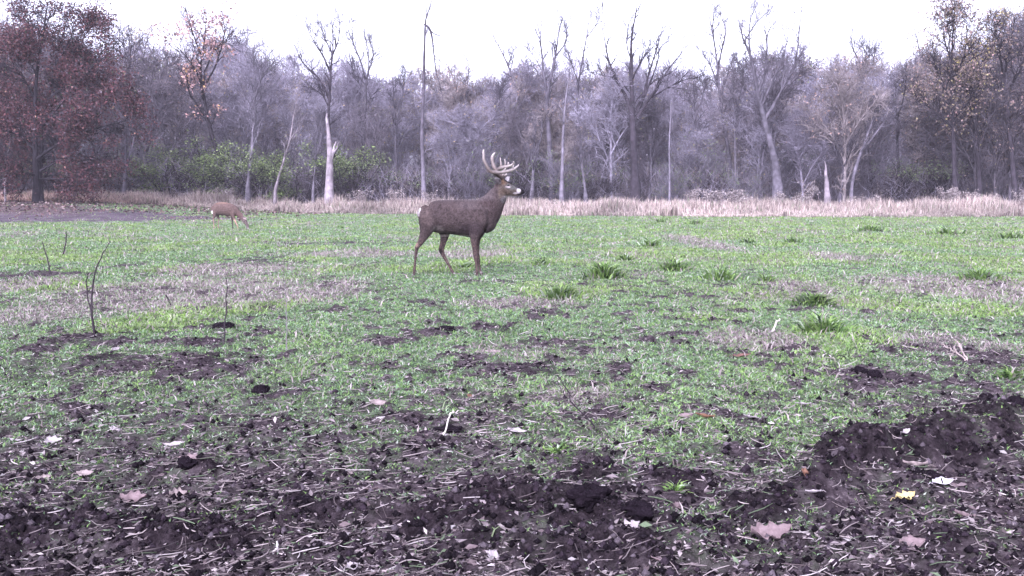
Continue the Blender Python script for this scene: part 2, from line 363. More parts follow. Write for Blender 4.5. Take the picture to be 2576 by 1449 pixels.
# ---------------------------------------------------------------- litter on the bare earth
def build_litter():
    acc = Acc()
    N = 80000; x, y = field_points(N, 2.3, 13, 2.1); cv = cover(x, y)
    cl = fbm(x*2.2, y*2.2, 3, 61)
    k = (rng.random(N) < (1-cv*0.6)*(0.22+0.42*ss(0.4, 0.8, cl))*(1-0.8*fresh(x, y))); x, y = x[k], y[k]; N = len(x)
    z = ground_z(x, y)
    a = rng.random(N)*2*math.pi; a = np.where(rng.random(N) < 0.35, a*0.15, a); ln = 0.012+0.085*rng.random(N)**3
    dz = rng.normal(size=N)*0.12; bend = rng.normal(size=N)*0.13
    d = np.stack([np.cos(a), np.sin(a)], -1); q = np.stack([-d[:, 1], d[:, 0]], -1)
    pts = []
    for t in (-0.5, -0.17, 0.17, 0.5):
        px = x+d[:, 0]*ln*t+q[:, 0]*ln*bend*(t*t*4-0.3); py = y+d[:, 1]*ln*t+q[:, 1]*ln*bend*(t*t*4-0.3)
        pz = z+0.007+np.abs(dz)*ln*(t+0.5)
        pts.append(np.stack([px, py, np.maximum(pz, ground_z(px, py)+0.002)], -1))
    Pt = np.stack(pts, 1); r = (0.0006+0.0013*rng.random(N))*(1+np.hypot(x, y)/14)
    V, Fc = tubes(Pt, r[:, None]*np.array([0.8, 1, 1, 0.6]), 3)
    c = pal(N, [(0.16, 0.13, 0.13), (0.27, 0.225, 0.22), (0.07, 0.053, 0.055), (0.37, 0.325, 0.32), (0.03, 0.022, 0.024), (0.09, 0.12, 0.07)], [4, 2.4, 3.5, 1, 3, 1.4])
    acc.add(V, Fc, np.repeat(c, 12, 0))
    tag(acc.obj('straw', M_straw), 'scattered pale straw and broken stems on the dark earth', 'straw', kind='stuff')
    acc = Acc(); N = 70000; x, y = field_points(N, 2.3, 12, 2.2); cv = cover(x, y); cl = fbm(x*2.6, y*2.6, 3, 62)
    k = (rng.random(N) < (1-cv*0.45)*(0.35+0.65*ss(0.4, 0.65, cl))*(1-0.85*fresh(x, y))); x, y = x[k], y[k]; N = len(x)
    C0 = np.stack([x, y, ground_z(x, y)+0.005], -1)
    V, Fc, C = leafquads(C0, (0.007+0.020*rng.random(N)**2+0.022*rng.random(N)**6), [(0.16, 0.13, 0.135), (0.095, 0.07, 0.074), (0.25, 0.21, 0.212), (0.03, 0.022, 0.026), (0.30, 0.27, 0.27), (0.09, 0.12, 0.07)], [5, 5, 3, 4, 1.0, 1.2], flat=0.7, aspect=0.42)
    acc.add(V, Fc, C)
    tag(acc.obj('leaf_crumbs', M_litter), 'crumbled pieces of dead leaf strewn over the dark earth', 'leaf litter', kind='stuff')
    # crumbs of earth
    acc = Acc(); N = 26000; x, y = field_points(N, 2.3, 9, 2.6); cv = cover(x, y)
    k = rng.random(N) < (1-cv)**1.5; x, y = x[k], y[k]; N = len(x)
    z = ground_z(x, y); s = 0.004+0.012*rng.random(N)**3
    ico = np.array([(1,0,0),(-1,0,0),(0,1,0),(0,-1,0),(0,0,1),(0,0,-1)], float)
    V = np.stack([x, y, z+s*0.4], -1)[:, None]+ico[None]*s[:, None, None]*(0.6+0.8*rng.random((N, 6, 1)))
    f = np.array([(0,2,4),(2,1,4),(1,3,4),(3,0,4),(2,0,5),(1,2,5),(3,1,5),(0,3,5)])
    Fc = (np.arange(N)[:, None, None]*6+f[None]).reshape(-1, 3)
    acc.add(V.reshape(-1, 3), Fc, np.repeat(pal(N, [(0.008, 0.006, 0.008), (0.025, 0.018, 0.024), (0.08, 0.065, 0.075)], [4, 3, 1]), 6, 0))
    tag(acc.obj('earth_crumbs', M_clod, smooth=True), 'loose crumbs of dark tilled earth', 'soil', kind='stuff')
build_litter()

def build_oak_litter():
    acc = Acc(); N = 6500; x = -34+24*rng.random(N); y = 36+18*rng.random(N)**0.6; k = fbm(x*0.5, y*0.5, 3, 3)+0.35*ss(38, 50, y)+0.25*ss(-12, -24, x) > 0.66+0.25*rng.random(N); x, y = x[k], y[k]
    V, Fc, C = leafquads(np.stack([x, y, ground_z(x, y)+0.04], -1), 0.13, [(0.08, 0.045, 0.045), (0.13, 0.085, 0.08), (0.22, 0.17, 0.16), (0.04, 0.026, 0.03)], [3, 3, 1.2, 3], flat=0.5)
    acc.add(V, Fc, C); tag(acc.obj('fallen_leaves', M_litter), 'russet fallen leaves on the ground before the oak', 'leaf litter', kind='stuff')
build_oak_litter()
# ---------------------------------------------------------------- single fallen leaves
def lobed_leaf(L, W, curl, lobes, col, stem=True):
    n = 14; t = np.linspace(0, 1, n); ph = rng.random()*6; prof = np.sin(np.pi*np.clip(t*0.96+0.04, 0, 1))**0.9*(1+0.34*lobes*np.sin(t*20+ph)+0.10*np.sin(t*11+2*ph))
    V = []; 
    for k in range(n):
        x = (t[k]-0.5)*L; wv = max(prof[k]*W*0.5, 0.0008)
        for s in (-1, -0.5, 0, 0.5, 1):
            y = s*wv*(1 if s < 0 else 0.8+0.2*math.sin(k*1.7+ph))+0.06*L*math.sin(2.5*t[k]+ph); zz = curl*(abs(s)**1.6)*W*0.5+curl*0.5*L*(t[k]-0.45)**2*1.6+0.004*math.sin(9*t[k]+3*s)*L*8
            V.append((x, y, zz))
    V = np.array(V); V[:, 2] -= V[:, 2].min()-0.004
    Vb = V-[0, 0, 0.0012]; F4 = []
    m = len(V)
    for k in range(n-1):
        for s in range(4):
            a = k*5+s; F4 += [(a, a+5, a+6, a+1), (m+a, m+a+1, m+a+6, m+a+5)]
    for k in range(n-1):
        F4 += [(k*5, m+k*5, m+k*5+5, k*5+5), (k*5+4, k*5+9, m+k*5+9, m+k*5+4)]
    V = np.vstack([V, Vb]); c = np.tile(np.array(col), (len(V), 1)); c[2::5] *= 0.8
    acc = Acc(); acc.add(V, np.array(F4), c)
    if stem:
        Pt = np.array([[(-L*0.5, 0, 0.008), (-L*0.62, 0.004, 0.011), (-L*0.8, -0.004, 0.006)]]); TV, TF = tubes(Pt, np.array([[0.0016, 0.0012, 0.001]]), 4); acc.add(TV, TF, np.array(col)*0.7)
    return acc
TAN = (0.22, 0.175, 0.17); WHT = (0.31, 0.27, 0.28); PNK = (0.16, 0.115, 0.12); BRN = (0.12, 0.06, 0.05); YEL = (0.46, 0.37, 0.17); ORG = (0.15, 0.075, 0.05)
LEAVES = [ # u, v, length px, width, yaw, curl, lobes, colour, label
 (132,1105,56,.5,.1,.5,1,WHT,'pale split dead leaf on dark earth near the left edge'),
 (288,1082,44,.6,2.4,.6,1,WHT,'whitish folded leaf just under the green edge at left'),
 (440,1104,58,.25,.05,.4,0,WHT,'long narrow white leaf lying level on the dark earth left of centre'),
 (215,1192,44,.55,.2,.5,0,TAN,'rounded tan leaf on bare earth at left, right of a smaller greyish leaf'),
 (110,1197,36,.6,.3,.6,1,TAN,'small greyish leaf on bare earth close to the left edge'),
 (447,1237,46,.75,.4,.8,1,TAN,'crumpled round grey tan leaf beneath a black clod at left'),
 (338,1262,70,.5,.1,.8,1,PNK,'curled pinkish brown leaf left of the crumpled grey one'),
 (480,1165,60,.35,.0,.5,1,PNK,'dull reddish brown leaf lying flat above the black clod at left'),
 (950,1020,44,.7,.3,.7,0,TAN,'tan humped leaf at the green edge left of centre'),
 (1300,1090,56,.38,.1,.4,0,WHT,'smooth pale almond shaped leaf on dark earth at centre'),
 (922,1226,72,.28,2.9,.4,0,PNK,'narrow pinkish leaf in the centre left foreground'),
 (878,1195,26,.6,1.5,.6,0,TAN,'small cream leaf standing up above the narrow pinkish leaf'),
 (1195,1333,60,.45,.3,.6,1,WHT,'white lobed leaf above a black hollow at the centre foreground'),
 (1580,1366,66,.6,.3,.8,1,WHT,'large cream lobed leaf with its stem down at the bottom right of centre'),
 (1235,1436,48,.9,1.2,.5,0,WHT,'rounded white leaf at the bottom edge near the centre'),
 (884,1443,36,.8,.8,.5,0,WHT,'white leaf cut by the bottom edge left of centre'),
 (1655,1440,50,.4,2.6,.5,0,PNK,'pinkish leaf at the bottom edge right of centre'),
 (1935,1370,110,.5,.1,1.1,1,PNK,'large curled pink brown oak leaf at the bottom right'),
 (2290,1385,72,.6,.2,.8,0,PNK,'broad mauve brown leaf at the lower right corner'),
 (2272,1262,56,.5,.3,.9,1,YEL,'bright yellow leaf on the dark earth at lower right'),
 (2018,1256,28,.8,1.4,.9,0,ORG,'small orange brown curled leaf at right foreground'),
 (2046,1274,42,.5,3.0,.5,0,WHT,'white leaf beside the small orange one'),
 (2275,1168,30,.5,.5,.5,0,WHT,'tiny white leaf on the black mound at right'),
 (2302,1208,62,.4,2.9,.8,1,TAN,'arched tan leaf on the slope of the black mound'),
 (2370,1240,54,.6,.1,.6,0,(.50,.46,.50),'greyish mauve leaf right of the yellow leaf'),
 (2425,1300,50,.5,2.6,.8,0,PNK,'pink tented leaf far right in the foreground'),
 (1700,1272,46,.6,1.0,.7,0,PNK,'pinkish upright leaf right of centre in the foreground'),
 (1772,1058,54,.4,2.8,.6,0,ORG,'rusty brown leaf at the green edge right of centre'),
 (1725,1052,44,.5,.2,.6,0,PNK,'pale mauve leaf just left of the rusty one'),
 (1885,1065,46,.4,2.3,.5,0,WHT,'white slanting leaf in sparse green growth at right'),
 (2020,1030,44,.4,2.7,.5,0,WHT,'pair-like white leaf farther up at right among the green growth'),
 (1865,903,54,.3,.1,.5,0,BRN,'dark reddish brown leaf in the green growth right of centre'),
 (1180,997,24,.7,1.4,.6,0,ORG,'small orange leaf in the green growth at centre'),
 (1240,886,50,.3,.1,.4,0,TAN,'long pale leaf in the green growth at centre'),
 (290,888,28,.6,1.2,.9,0,WHT,'tiny pale upright leaf above the dark earth band at left'),
 (555,842,44,.4,2.8,.5,0,WHT,'pale leaf between two dark clods left of centre'),
 (2470,1010,40,.5,.7,.6,0,TAN,'tan leaf standing at the far right above the black mound'),
 (1690,575,0,0,0,0,0,TAN,''),
]
for (u, v, lp, asp, yaw, curl, lob, col, lab) in LEAVES:
    if not lp: continue
    x, y = G(u, v); d = math.hypot(x, y); L = lp*d/F
    o = lobed_leaf(L*0.9, L*asp*1.0, curl*0.75, lob, col).obj('fallen_leaf', M_litter, smooth=True)
    o.location = (x, y, gz(x, y)+0.004); o.rotation_euler = (0.38+0.3*(rng.random()-.5), 0.25*(rng.random()-.5), yaw)
    tag(o, lab, 'leaf', 'single fallen leaves on the field')

# ---------------------------------------------------------------- clods
def clod(u, v, wp, hp, lab):
    x, y = G(u, v); d = math.hypot(x, y); rx = wp*d/F/2*0.95; rz = hp*d/F/2*0.8
    n, m = 22, 32; th = np.linspace(0.05, math.pi-0.05, n)[:, None]; ph = np.linspace(0, 2*math.pi, m+1)[:-1][None]
    X = np.sin(th)*np.cos(ph); Y = np.sin(th)*np.sin(ph); Z = np.cos(th)+0*ph
    nn = 0.55+0.7*fbm(X*1.6+u, Y*1.6+Z*2, 2, 3)+0.45*fbm(X*6+u, Y*6+Z*7, 2, 4)+0.16*fbm(X*17, Y*17+Z*15, 2, 5)-.22
    V = np.stack([X*rx*nn, Y*rx*0.8*nn, Z*rz*nn], -1).reshape(-1, 3)
    i = np.arange(n-1)[:, None]*m; j = np.arange(m)[None]; j2 = (j+1) % m
    Fc = np.stack([i+j, i+j2, i+m+j2, i+m+j], -1).reshape(-1, 4)
    cc = np.tile((0.010, 0.007, 0.010), (len(V), 1))
    o = mesh_obj('soil_clod', V, [Fc, np.array([list(range(4))])], M_clod, None, cc, False)
    o.location = (x, y, gz(x, y)+rz*0.25); tag(o, lab, 'clod', 'dark clods of turned earth')
for a in [(655,992,56,40,'round black clod on the green growth left of centre'),(470,1198,52,40,'black clod above the crumpled grey leaf at left'),
          (190,1082,36,22,'low dark clod left of the whitish folded leaf'),(1480,1328,110,84,'big black clod standing above the bottom foreground right of centre'),
          (1130,1072,80,30,'flat black clod at the green edge at centre'),(2165,944,40,30,'dark clod among green growth right of centre'),
          (2200,950,36,32,'dark clod beside a yellow leaf at right'),(2480,1040,50,44,'black clod at the top of the mound at far right'),
          (1290,1240,70,28,'reddish black clods under the green patch at centre'),(1600,1340,90,70,'rounded dark clod beside the big black one'),
          (2545,1060,60,50,'black clod at the right edge on the mound'),(765,1290,70,30,'low black clod in the centre left foreground'),
          (2340,1225,60,44,'black clod right of the arched tan leaf'),(560,825,60,26,'dark clod at the foot of a thin dry stem left of centre'),
          (1120,832,70,20,'flat dark clod on the green below the buck')]: clod(*a)

# ---------------------------------------------------------------- dead stems standing in the field
def stem(name, Yuv, lines, lab, col=(0.035, 0.027, 0.033), cat='stem', grp='dry stems standing in the field', spurs=6):
    x, y = G(*Yuv); zb = gz(x, y); acc = Acc()
    for (pts, w0, w1) in lines:
        q = P(np.array([p[0] for p in pts]), np.array([p[1] for p in pts]), y); q = smoothline(q, 14)
        q[:, 1] += np.cumsum(rng.normal(size=14))*0.006; q[1:-1] += rng.normal(size=(12, 3))*0.003
        if abs(q[0, 2]-zb) < 0.12: q[0, 2] = zb-0.03
        r = np.linspace(w0, w1, 14)*y/F/2; V, Fc = tubes(q[None], r[None], 6); acc.add(V, Fc, col)
        if spurs:
            Q, Rq = spawn(q[None], r[None], spurs, 0.05, 0.8, 0.2, 0.3, 3, 0.002); V, Fc = tubes(Q, Rq, 3); acc.add(V, Fc, col)
    o = acc.obj(name, M_bark, None, (x, y, zb)); o.location = (x, y, zb); tag(o, lab, cat, grp)
stem('dead_sapling', (237, 846), [([(237,848),(233,790),(230,755),(236,700),(250,655),(262,630),(275,608)],6.5,1.5), ([(231,790),(220,750),(217,710),(226,685)],4,2)], 'tall dark forked sapling stem at left, thickest of the dry stems')
stem('dry_stem', (128,690), [([(128,694),(122,665),(110,630),(100,608)],4,2)], 'thin leaning stem at far left between the dark earth patch and the tall forked stem')
stem('dry_stem', (158,642), [([(158,642),(165,615),(167,582)],4,2.5)], 'short upright stem at left just below the far tilled ground')
stem('dry_stem', (565,868), [([(563,868),(567,800),(569,745),(570,700)],4.5,2)], 'thin upright stem rising from a dark clod left of centre')
stem('dry_stem', (721,884), [([(721,884),(719,800),(716,705)],3,1.5)], 'faint hair thin stem right of the clod, tallest of the pale stems', col=(0.16,0.14,0.15))
stem('dry_stem', (432,770), [([(432,772),(425,755),(420,742)],4,3)], 'very short slanting stub in the pale dry patch at left')
stem('twig', (1500,1082), [([(1500,1082),(1478,1050),(1440,1010),(1418,965),(1400,940)],5,2.5)], 'dark curved twig leaning left out of the green edge right of centre', cat='twig')
stem('dry_stem', (2435,908), [([(2435,908),(2415,870),(2408,858)],5,3),([(2432,908),(2395,880),(2375,868)],4,2),([(2390,910),(2402,878)],3,2)], 'pale broken stalks fanning up at the far right', col=(0.42,0.34,0.32))
stem('dry_stem', (1940,838), [([(1942,845),(1950,820),(1962,802)],6,4)], 'pale flattened stalk at right below a grass tuft', col=(0.55,0.48,0.46), spurs=0)
stem('dry_stem', (1112,1120), [([(1105,1125),(1118,1085),(1130,1050),(1150,1042)],6,3)], 'curved pale stalk arching over the dark earth at centre', col=(0.50,0.45,0.42), spurs=0)
stem('dry_stem', (720,1400), [([(700,1352),(697,1385),(712,1400),(740,1412)],6,4)], 'pale hooked stalk in the bottom foreground left of centre', col=(0.55,0.5,0.5), spurs=0)
stem('dry_stem', (1700,1300), [([(1705,1310),(1740,1335),(1775,1352)],5,3)], 'pale straight stalk lying in the right foreground', col=(0.55,0.5,0.5), spurs=0)
stem('dry_stem', (1200,1400), [([(1190,1412),(1210,1380),(1230,1357)],7,5)], 'pale straw stalk tilted up at the bottom centre', col=(0.5,0.45,0.45), spurs=0)

# ---------------------------------------------------------------- grass tufts
def tuft(u, v, wp, hp, n, lab, bright=1.0):
    x0, y0 = G(u, v); d = math.hypot(x0, y0); rx = wp*d/F/2; h0 = hp*d/F
    n = int(n); n = int(n*0.8); rr = np.abs(rng.normal(size=n))*0.72; lop = rng.random()*6.28; rr = rr*(1+0.5*np.cos(2*(np.linspace(0, 6.28, n)-lop))); a = np.linspace(0, 6.28, n)+rng.normal(size=n)*0.3
    x = x0+rr*np.cos(a)*rx*0.85; y = y0+rr*np.sin(a)*rx*0.85
    z = ground_z(x, y); h = h0*1.05*(0.2+1.0*rng.random(n)**1.6)*np.clip(1-0.35*rr, 0.25, 1)
    c = pal(n, [(0.08, 0.145, 0.045), (0.13, 0.225, 0.06), (0.20, 0.30, 0.09), (0.02, 0.035, 0.018), (0.33, 0.39, 0.28), (0.30, 0.26, 0.23)], [3, 4, 4, 1.2, 1.8, .6])*bright
    V, Fc, C = blades(x, y, z, h, (0.006+0.005*rng.random(n))*(1+d/9), 0.5+1.3*rng.random(n), c, az=a+rng.normal(size=n)*0.9, wob=0.6)
    acc = Acc(); acc.add(V, Fc, C); zb = gz(x0, y0); o = acc.obj('grass_tuft', M_grass, None, (x0, y0, zb)); o.location = (x0, y0, zb)
    tag(o, lab, 'grass tuft', 'lush grass tufts in the field')
for a in [(1520,700,85,58,700,'biggest dark green tuft right of the buck'),(1412,752,100,44,600,'wide dark tuft nearer than the biggest one, with a black hollow',.8),
          (1695,682,60,40,450,'bright tuft in the middle right of the field'),(1810,705,90,44,550,'broad yellow green tuft right of centre',1.2),(1925,710,50,26,300,'small tuft right of the broad yellow green one'),
          (1635,620,56,26,350,'dark tuft beside the pale dead patch'),(2045,768,95,40,650,'wide tuft with long pale blades drooping over a dark hollow at right',.75),
          (2070,838,120,56,750,'tall yellow green tuft nearest the camera at right',1.15),(2465,705,90,36,450,'tuft at the far right in dry growth'),
          (1995,612,46,20,250,'small tuft far back on the right, left of the mound grass'),(1882,612,36,18,200,'small dark tuft far back right of the pale patch'),
          (1360,664,70,22,300,'low scattered dark tuft right of the buck forelegs'),(1165,672,34,22,200,'small tuft between the buck legs'),
          (1228,668,24,18,150,'small tuft just right of the buck front hoof'),(860,574,22,8,120,'tiny dark tuft far back between doe and buck'),
          (2190,582,90,20,350,'low bushy tuft near the far edge of the field at right'),(2380,590,110,24,400,'wide tuft in the far right corner of the field'),
          (2540,600,90,24,350,'tuft at the right edge far back'),(1665,560,60,14,200,'far tuft under the dry grass band right of centre'),(1750,565,50,16,200,'far tuft second along under the dry grass band'),
          (1450,570,40,10,150,'far low tuft behind the buck muzzle side'),(2545,955,60,30,300,'green tuft low at the right edge beside dark earth'),
          (1700,1245,60,30,160,'small dark broad bladed plant in the right foreground'),(1400,1140,90,30,260,'thin green tuft on the dark earth at centre'),
          (1570,655,40,24,200,'small dark tuft right behind the biggest one')]: tuft(*a)

# ---------------------------------------------------------------- trees
GREY = np.array([0.085, 0.075, 0.093]); DARK = np.array([0.022, 0.018, 0.023]); PALE = np.array([0.12, 0.107, 0.13]); WHITE = np.array([0.22, 0.187, 0.205])
def tree(name, lab, Y, limbs, bark, tw=(10, 6, 5), leaf=None, L2=2.2, tmin=0.35, up=0.25, group='nearer trees along the wood edge', grad=None, ang=0.75, twc=None, crown=True, cat='tree', depth=1.0):
    (u0, v0) = limbs[0][0][0]; b = P(u0, v0, Y); zb = float(base_z(np.array([b[0]]), np.array([b[1]]))[0]); loc = (b[0], Y, zb)
    root = empty(name, loc, lab, cat, group)
    acc = Acc(); sets = []
    for li, (pts, w0, w1) in enumerate(limbs):
        K = 16; q = P(np.array([p[0] for p in pts], float), np.array([p[1] for p in pts], float), Y)
        q = smoothline(q, K)
        if li == 0: q[0, 2] = min(q[0, 2], zb)-0.25
        t = np.linspace(0, 1, K); wob = np.cumsum(rng.normal(size=K))*0.02
        q[:, 0] += wob*t; 
        if li: 
            dy = rng.normal()*1.6*depth*t; q[:, 0] *= (Y+dy)/Y; q[:, 2] = CAMH+(q[:, 2]-CAMH)*(Y+dy)/Y; q[:, 1] += dy
        r = (w0+(0.45*w1-w0)*t**0.75)*Y/F/2
        if li == 0: r[0] *= 1.25; r[1] *= 1.08
        r = r*(1+rng.normal(size=K)*0.07)
        V, Fc = tubes(q[None], r[None], 9)
        c = np.repeat(bark[None], len(V), 0)*(0.45+1.1*fbm(V[:, 0]*6+li*9, V[:, 2]*2.2, 3, 12)[:, None])
        if grad is not None:
            hh = np.clip((V[:, 2]-zb)/(grad[1]), 0, 1)[:, None]; c = c*(1-hh)+grad[0]*hh
        acc.add(V, Fc, c); sets.append((q, r))
    trunk = acc.obj('trunk', M_bark, root, loc, smooth=True)
    if not crown: return root
    acc = Acc(); Q = np.stack([s[0] for s in sets]); R = np.stack([s[1] for s in sets]); tc = bark*0.9 if twc is None else twc
    ends = []
    q2, r2 = spawn(Q, R, tw[0]+3, L2, ang*0.9, up, tmin, 6, 0.05, 0.2); V, Fc = tubes(q2, r2, 4); acc.add(V, Fc, tc)
    q3, r3 = spawn(q2, r2, tw[1], L2*0.5, 0.7, up*0.6, 0.2, 5, 0.024, 0.18); V, Fc = tubes(q3, np.maximum(r3, 0.009), 3); acc.add(V, Fc, tc)
    q4, r4 = spawn(q3, r3, tw[2], L2*0.24, 0.7, up*0.4, 0.15, 3, 0.014, 0.25); V, Fc = tubes(q4, np.maximum(r4, 0.006), 3); acc.add(V, Fc, tc)
    acc.obj('crown', M_twig, root, loc)
    if leaf:
        n, size, pl, wt, zmin, frac = leaf
        pts = q4[:, -1]; pts = pts[(pts[:, 2] > zmin)]; cl = fbm(pts[:, 0]*0.9+5, pts[:, 2]*0.9, 2, 77); pts = pts[cl > 1-frac]
        C0 = np.repeat(pts, n, 0)+rng.normal(size=(len(pts)*n, 3))*0.22
        V, Fc, C = leafquads(C0, size, pl, wt, aspect=0.7); a2 = Acc(); a2.add(V, Fc, C); a2.obj('foliage', M_leaf, root, loc)
    return root
RUST = [(0.060, 0.020, 0.027), (0.095, 0.033, 0.038), (0.135, 0.060, 0.058), (0.022, 0.011, 0.016), (0.24, 0.13, 0.10), (0.035, 0.045, 0.025), (0.11, 0.085, 0.10)]
tree('oak_tree', 'large oak at left still holding dark russet leaves down to the ground', 50,
     [([(92,512),(90,430),(88,330),(92,200),(110,70),(118,10)],20,5), ([(104,512),(102,430),(112,300),(135,180),(158,60)],16,4), ([(92,400),(150,360),(220,330),(290,310),(335,300)],9,3),
      ([(100,430),(160,400),(230,395),(290,425)],8,3), ([(92,380),(40,330),(-10,290)],9,3), ([(95,330),(160,250),(220,180),(270,110)],8,3), ([(120,250),(190,200),(250,190)],6,2), ([(90,250),(50,180),(40,130)],6,2),
      ([(100,450),(150,450),(200,445),(260,440)],6,2), ([(90,440),(40,430),(0,400)],7,3), ([(110,300),(180,280),(240,260),(310,250)],7,2), ([(95,160),(80,90),(75,40)],5,2), ([(140,160),(175,100),(180,60)],5,2)],
     DARK, tw=(11, 7, 5), leaf=(13, 0.105, RUST, [4, 4, 1.6, 4, .2, .8, 1], 0.8, 0.56), L2=1.9, tmin=0.15, up=0.02, depth=1.4, ang=0.9)
tree('oak_tree', 'russet leaved tree cut by the left edge, behind the large oak', 54,
     [([(14,505),(18,400),(10,300),(4,230),(-4,170)],14,4), ([(14,380),(50,330),(70,280)],7,3), ([(12,330),(-40,280),(-80,240)],8,3), ([(12,420),(40,400),(70,390)],6,2), ([(10,300),(35,260),(45,230)],5,2)], DARK, tw=(9, 6, 5),
     leaf=(13, 0.105, RUST, [4, 3, 1, 3, .3, 2, 1], 0.8, 0.66), L2=1.9, tmin=0.2, up=0.05)
tree('leaning_snag', 'thin pale trunk leaning in front of the tree at the left edge', 50, [([(12,478),(16,430),(22,370),(26,330)],5,3)], WHITE*0.8, crown=False, cat='dead tree')
tree('bare_tree', 'bare dark tree forking above the oak, with a stout crooked top', 62,
     [([(338,495),(330,380),(322,280),(327,190),(326,130),(321,62)],12,3), ([(326,140),(308,108),(288,90)],5,2), ([(326,170),(322,150),(300,140)],4,2)], DARK*1.5, tw=(7, 4, 3), tmin=0.3)
tree('bare_tree', 'dark limbed tree leaning right next to the forked one beyond the oak', 64, [([(350,495),(348,380),(345,260),(352,195),(368,155),(385,110)],10,3), ([(352,200),(340,150),(345,110)],4,2)], DARK*1.6, tw=(8, 5, 4), tmin=0.3, leaf=(2, 0.12, [(0.22,0.17,0.14),(0.3,0.22,0.16)], [1, 1], 4, 0.5))
tree('oak_tree', 'tall dark leaning tree with sparse pinkish brown leaves in its top', 60,
     [([(572,470),(556,420),(545,380),(525,310),(512,240),(505,170),(515,100),(520,30)],17,3), ([(512,250),(500,190),(470,140),(440,110)],7,2), ([(512,220),(540,170),(560,110),(565,60)],7,2),
      ([(515,290),(480,240),(465,200)],6,2), ([(515,180),(545,120),(590,90)],5,2), ([(510,150),(490,90),(478,40)],5,2)], DARK, tw=(7, 5, 4),
     leaf=(3, 0.15, [(0.36, 0.22, 0.22), (0.26, 0.15, 0.14), (0.42, 0.27, 0.24), (0.55, 0.33, 0.16)], [4, 3, 2, .5], 5.5, 0.52), L2=1.7, tmin=0.35, up=0.2)
tree('bare_tree', 'pale grey straight trunk left of the leaning whitish stem, behind the green bushes', 58, [([(623,488),(627,440),(634,380),(638,300),(640,220),(634,140)],14,4), ([(638,260),(655,200),(660,160)],5,2)], PALE, tw=(9, 6, 5), tmin=0.4)
tree('bare_tree', 'whitish young tree leaning right between the green bushes', 57, [([(690,492),(698,455),(711,412),(726,360),(736,300),(745,250)],9,3)], WHITE*0.85, tw=(7, 5, 4), L2=1.5, tmin=0.45)
tree('dead_snag', 'broken off white dead trunk with a stub on its right side', 56, [([(827,500),(829,440),(830,380),(827,330),(824,296),(823,284)],27,5), ([(834,400),(839,375),(846,356)],9,5), ([(834,392),(846,372),(851,356)],7,3)], WHITE, crown=False, cat='dead tree', depth=0.1)
tree('bare_tree', 'tall bare tree standing right behind the white dead snag', 60,
     [([(838,500),(832,400),(826,300),(828,240),(832,170),(837,110),(832,50)],13,3), ([(830,180),(812,140),(790,105),(770,62)],6,2), ([(828,240),(800,195),(765,160),(745,120)],6,2), ([(832,150),(850,100),(857,40)],5,2), ([(828,270),(810,240),(790,225)],5,2), ([(833,130),(815,90),(808,55)],4,1.5)], DARK*1.7, tw=(8, 5, 3), tmin=0.25, L2=1.4, up=0.35)
tree('bare_tree', 'bare tree with upright forks just right of the one behind the snag', 63,
     [([(906,495),(912,400),(918,300),(922,220),(930,150),(917,78)],12,3), ([(920,200),(905,150),(880,95),(868,60)],5,2), ([(924,190),(938,140),(930,105)],4,2), ([(918,250),(900,200),(885,160)],4,2)], GREY*0.75, tw=(8, 5, 4), tmin=0.25, L2=1.4, up=0.35)
tree('bare_tree', 'very tall tree left of the buck, pale below and split like a hairpin', 56,
     [([(1067,495),(1064,420),(1061,330),(1064,220),(1066,120),(1067,55),(1076,28),(1088,-8)],13,4), ([(1067,60),(1083,78),(1090,130),(1096,185),(1106,222),(1112,260)],6,3)], PALE, tw=(5, 4, 3), tmin=0.1, L2=1.0, grad=(DARK*1.9, 9.5), depth=0.4)
tree('bare_tree', 'dark spiky dead top just right of the hairpin tree', 66, [([(1150,495),(1146,400),(1144,300),(1142,230),(1143,178)],8,2.5)], DARK*1.7, tw=(10, 5, 4), tmin=0.2, L2=1.2)
tree('bare_tree', 'slightly curved dark top second right of the hairpin tree', 65, [([(1176,495),(1168,400),(1166,300),(1176,220),(1182,152)],9,3)], GREY*0.8, tw=(10, 5, 4), tmin=0.25, L2=1.2)
tree('bare_tree', 'dead trunk leaning left above the buck antlers', 64, [([(1350,495),(1325,330),(1300,230),(1280,175),(1258,130),(1238,88)],10,4), ([(1282,180),(1292,150),(1290,130)],3,1.5)], GREY, tw=(6, 4, 4), tmin=0.2, L2=1.1)
tree('bare_tree', 'stout bare tree with two raised arms right of the antlers', 58,
     [([(1392,498),(1385,400),(1380,300),(1376,230),(1370,170),(1366,100),(1356,40)],18,3), ([(1376,250),(1385,200),(1400,140),(1410,90),(1420,45)],10,3), ([(1374,200),(1350,150),(1330,120)],4,2), ([(1400,140),(1425,100),(1420,60)],4,2)], GREY*0.85, tw=(7, 5, 3), tmin=0.3, L2=1.3, up=0.4)
tree('bare_tree', 'pale smooth trunk in front of the stout two armed tree', 55, [([(1412,496),(1414,430),(1416,360),(1420,280),(1430,190),(1436,130)],13,2)], PALE*1.1, tw=(6, 5, 4), tmin=0.5, L2=1.2)
tree('bare_tree', 'tall thin tree between the two armed one and the big dark crown', 60,
     [([(1472,498),(1466,400),(1452,300),(1455,220),(1466,150),(1476,90),(1484,25)],10,3), ([(1458,220),(1440,160),(1428,120)],4,2), ([(1476,95),(1500,60),(1510,30)],3,1.5)], GREY, tw=(7, 5, 3), tmin=0.3, L2=1.2, up=0.35)
tree('bare_tree', 'short grey trunk leaning left under the big dark crown', 57, [([(1474,500),(1470,450),(1464,400),(1470,340)],10,5)], PALE*0.85, tw=(8, 5, 4), tmin=0.5, L2=1.3)
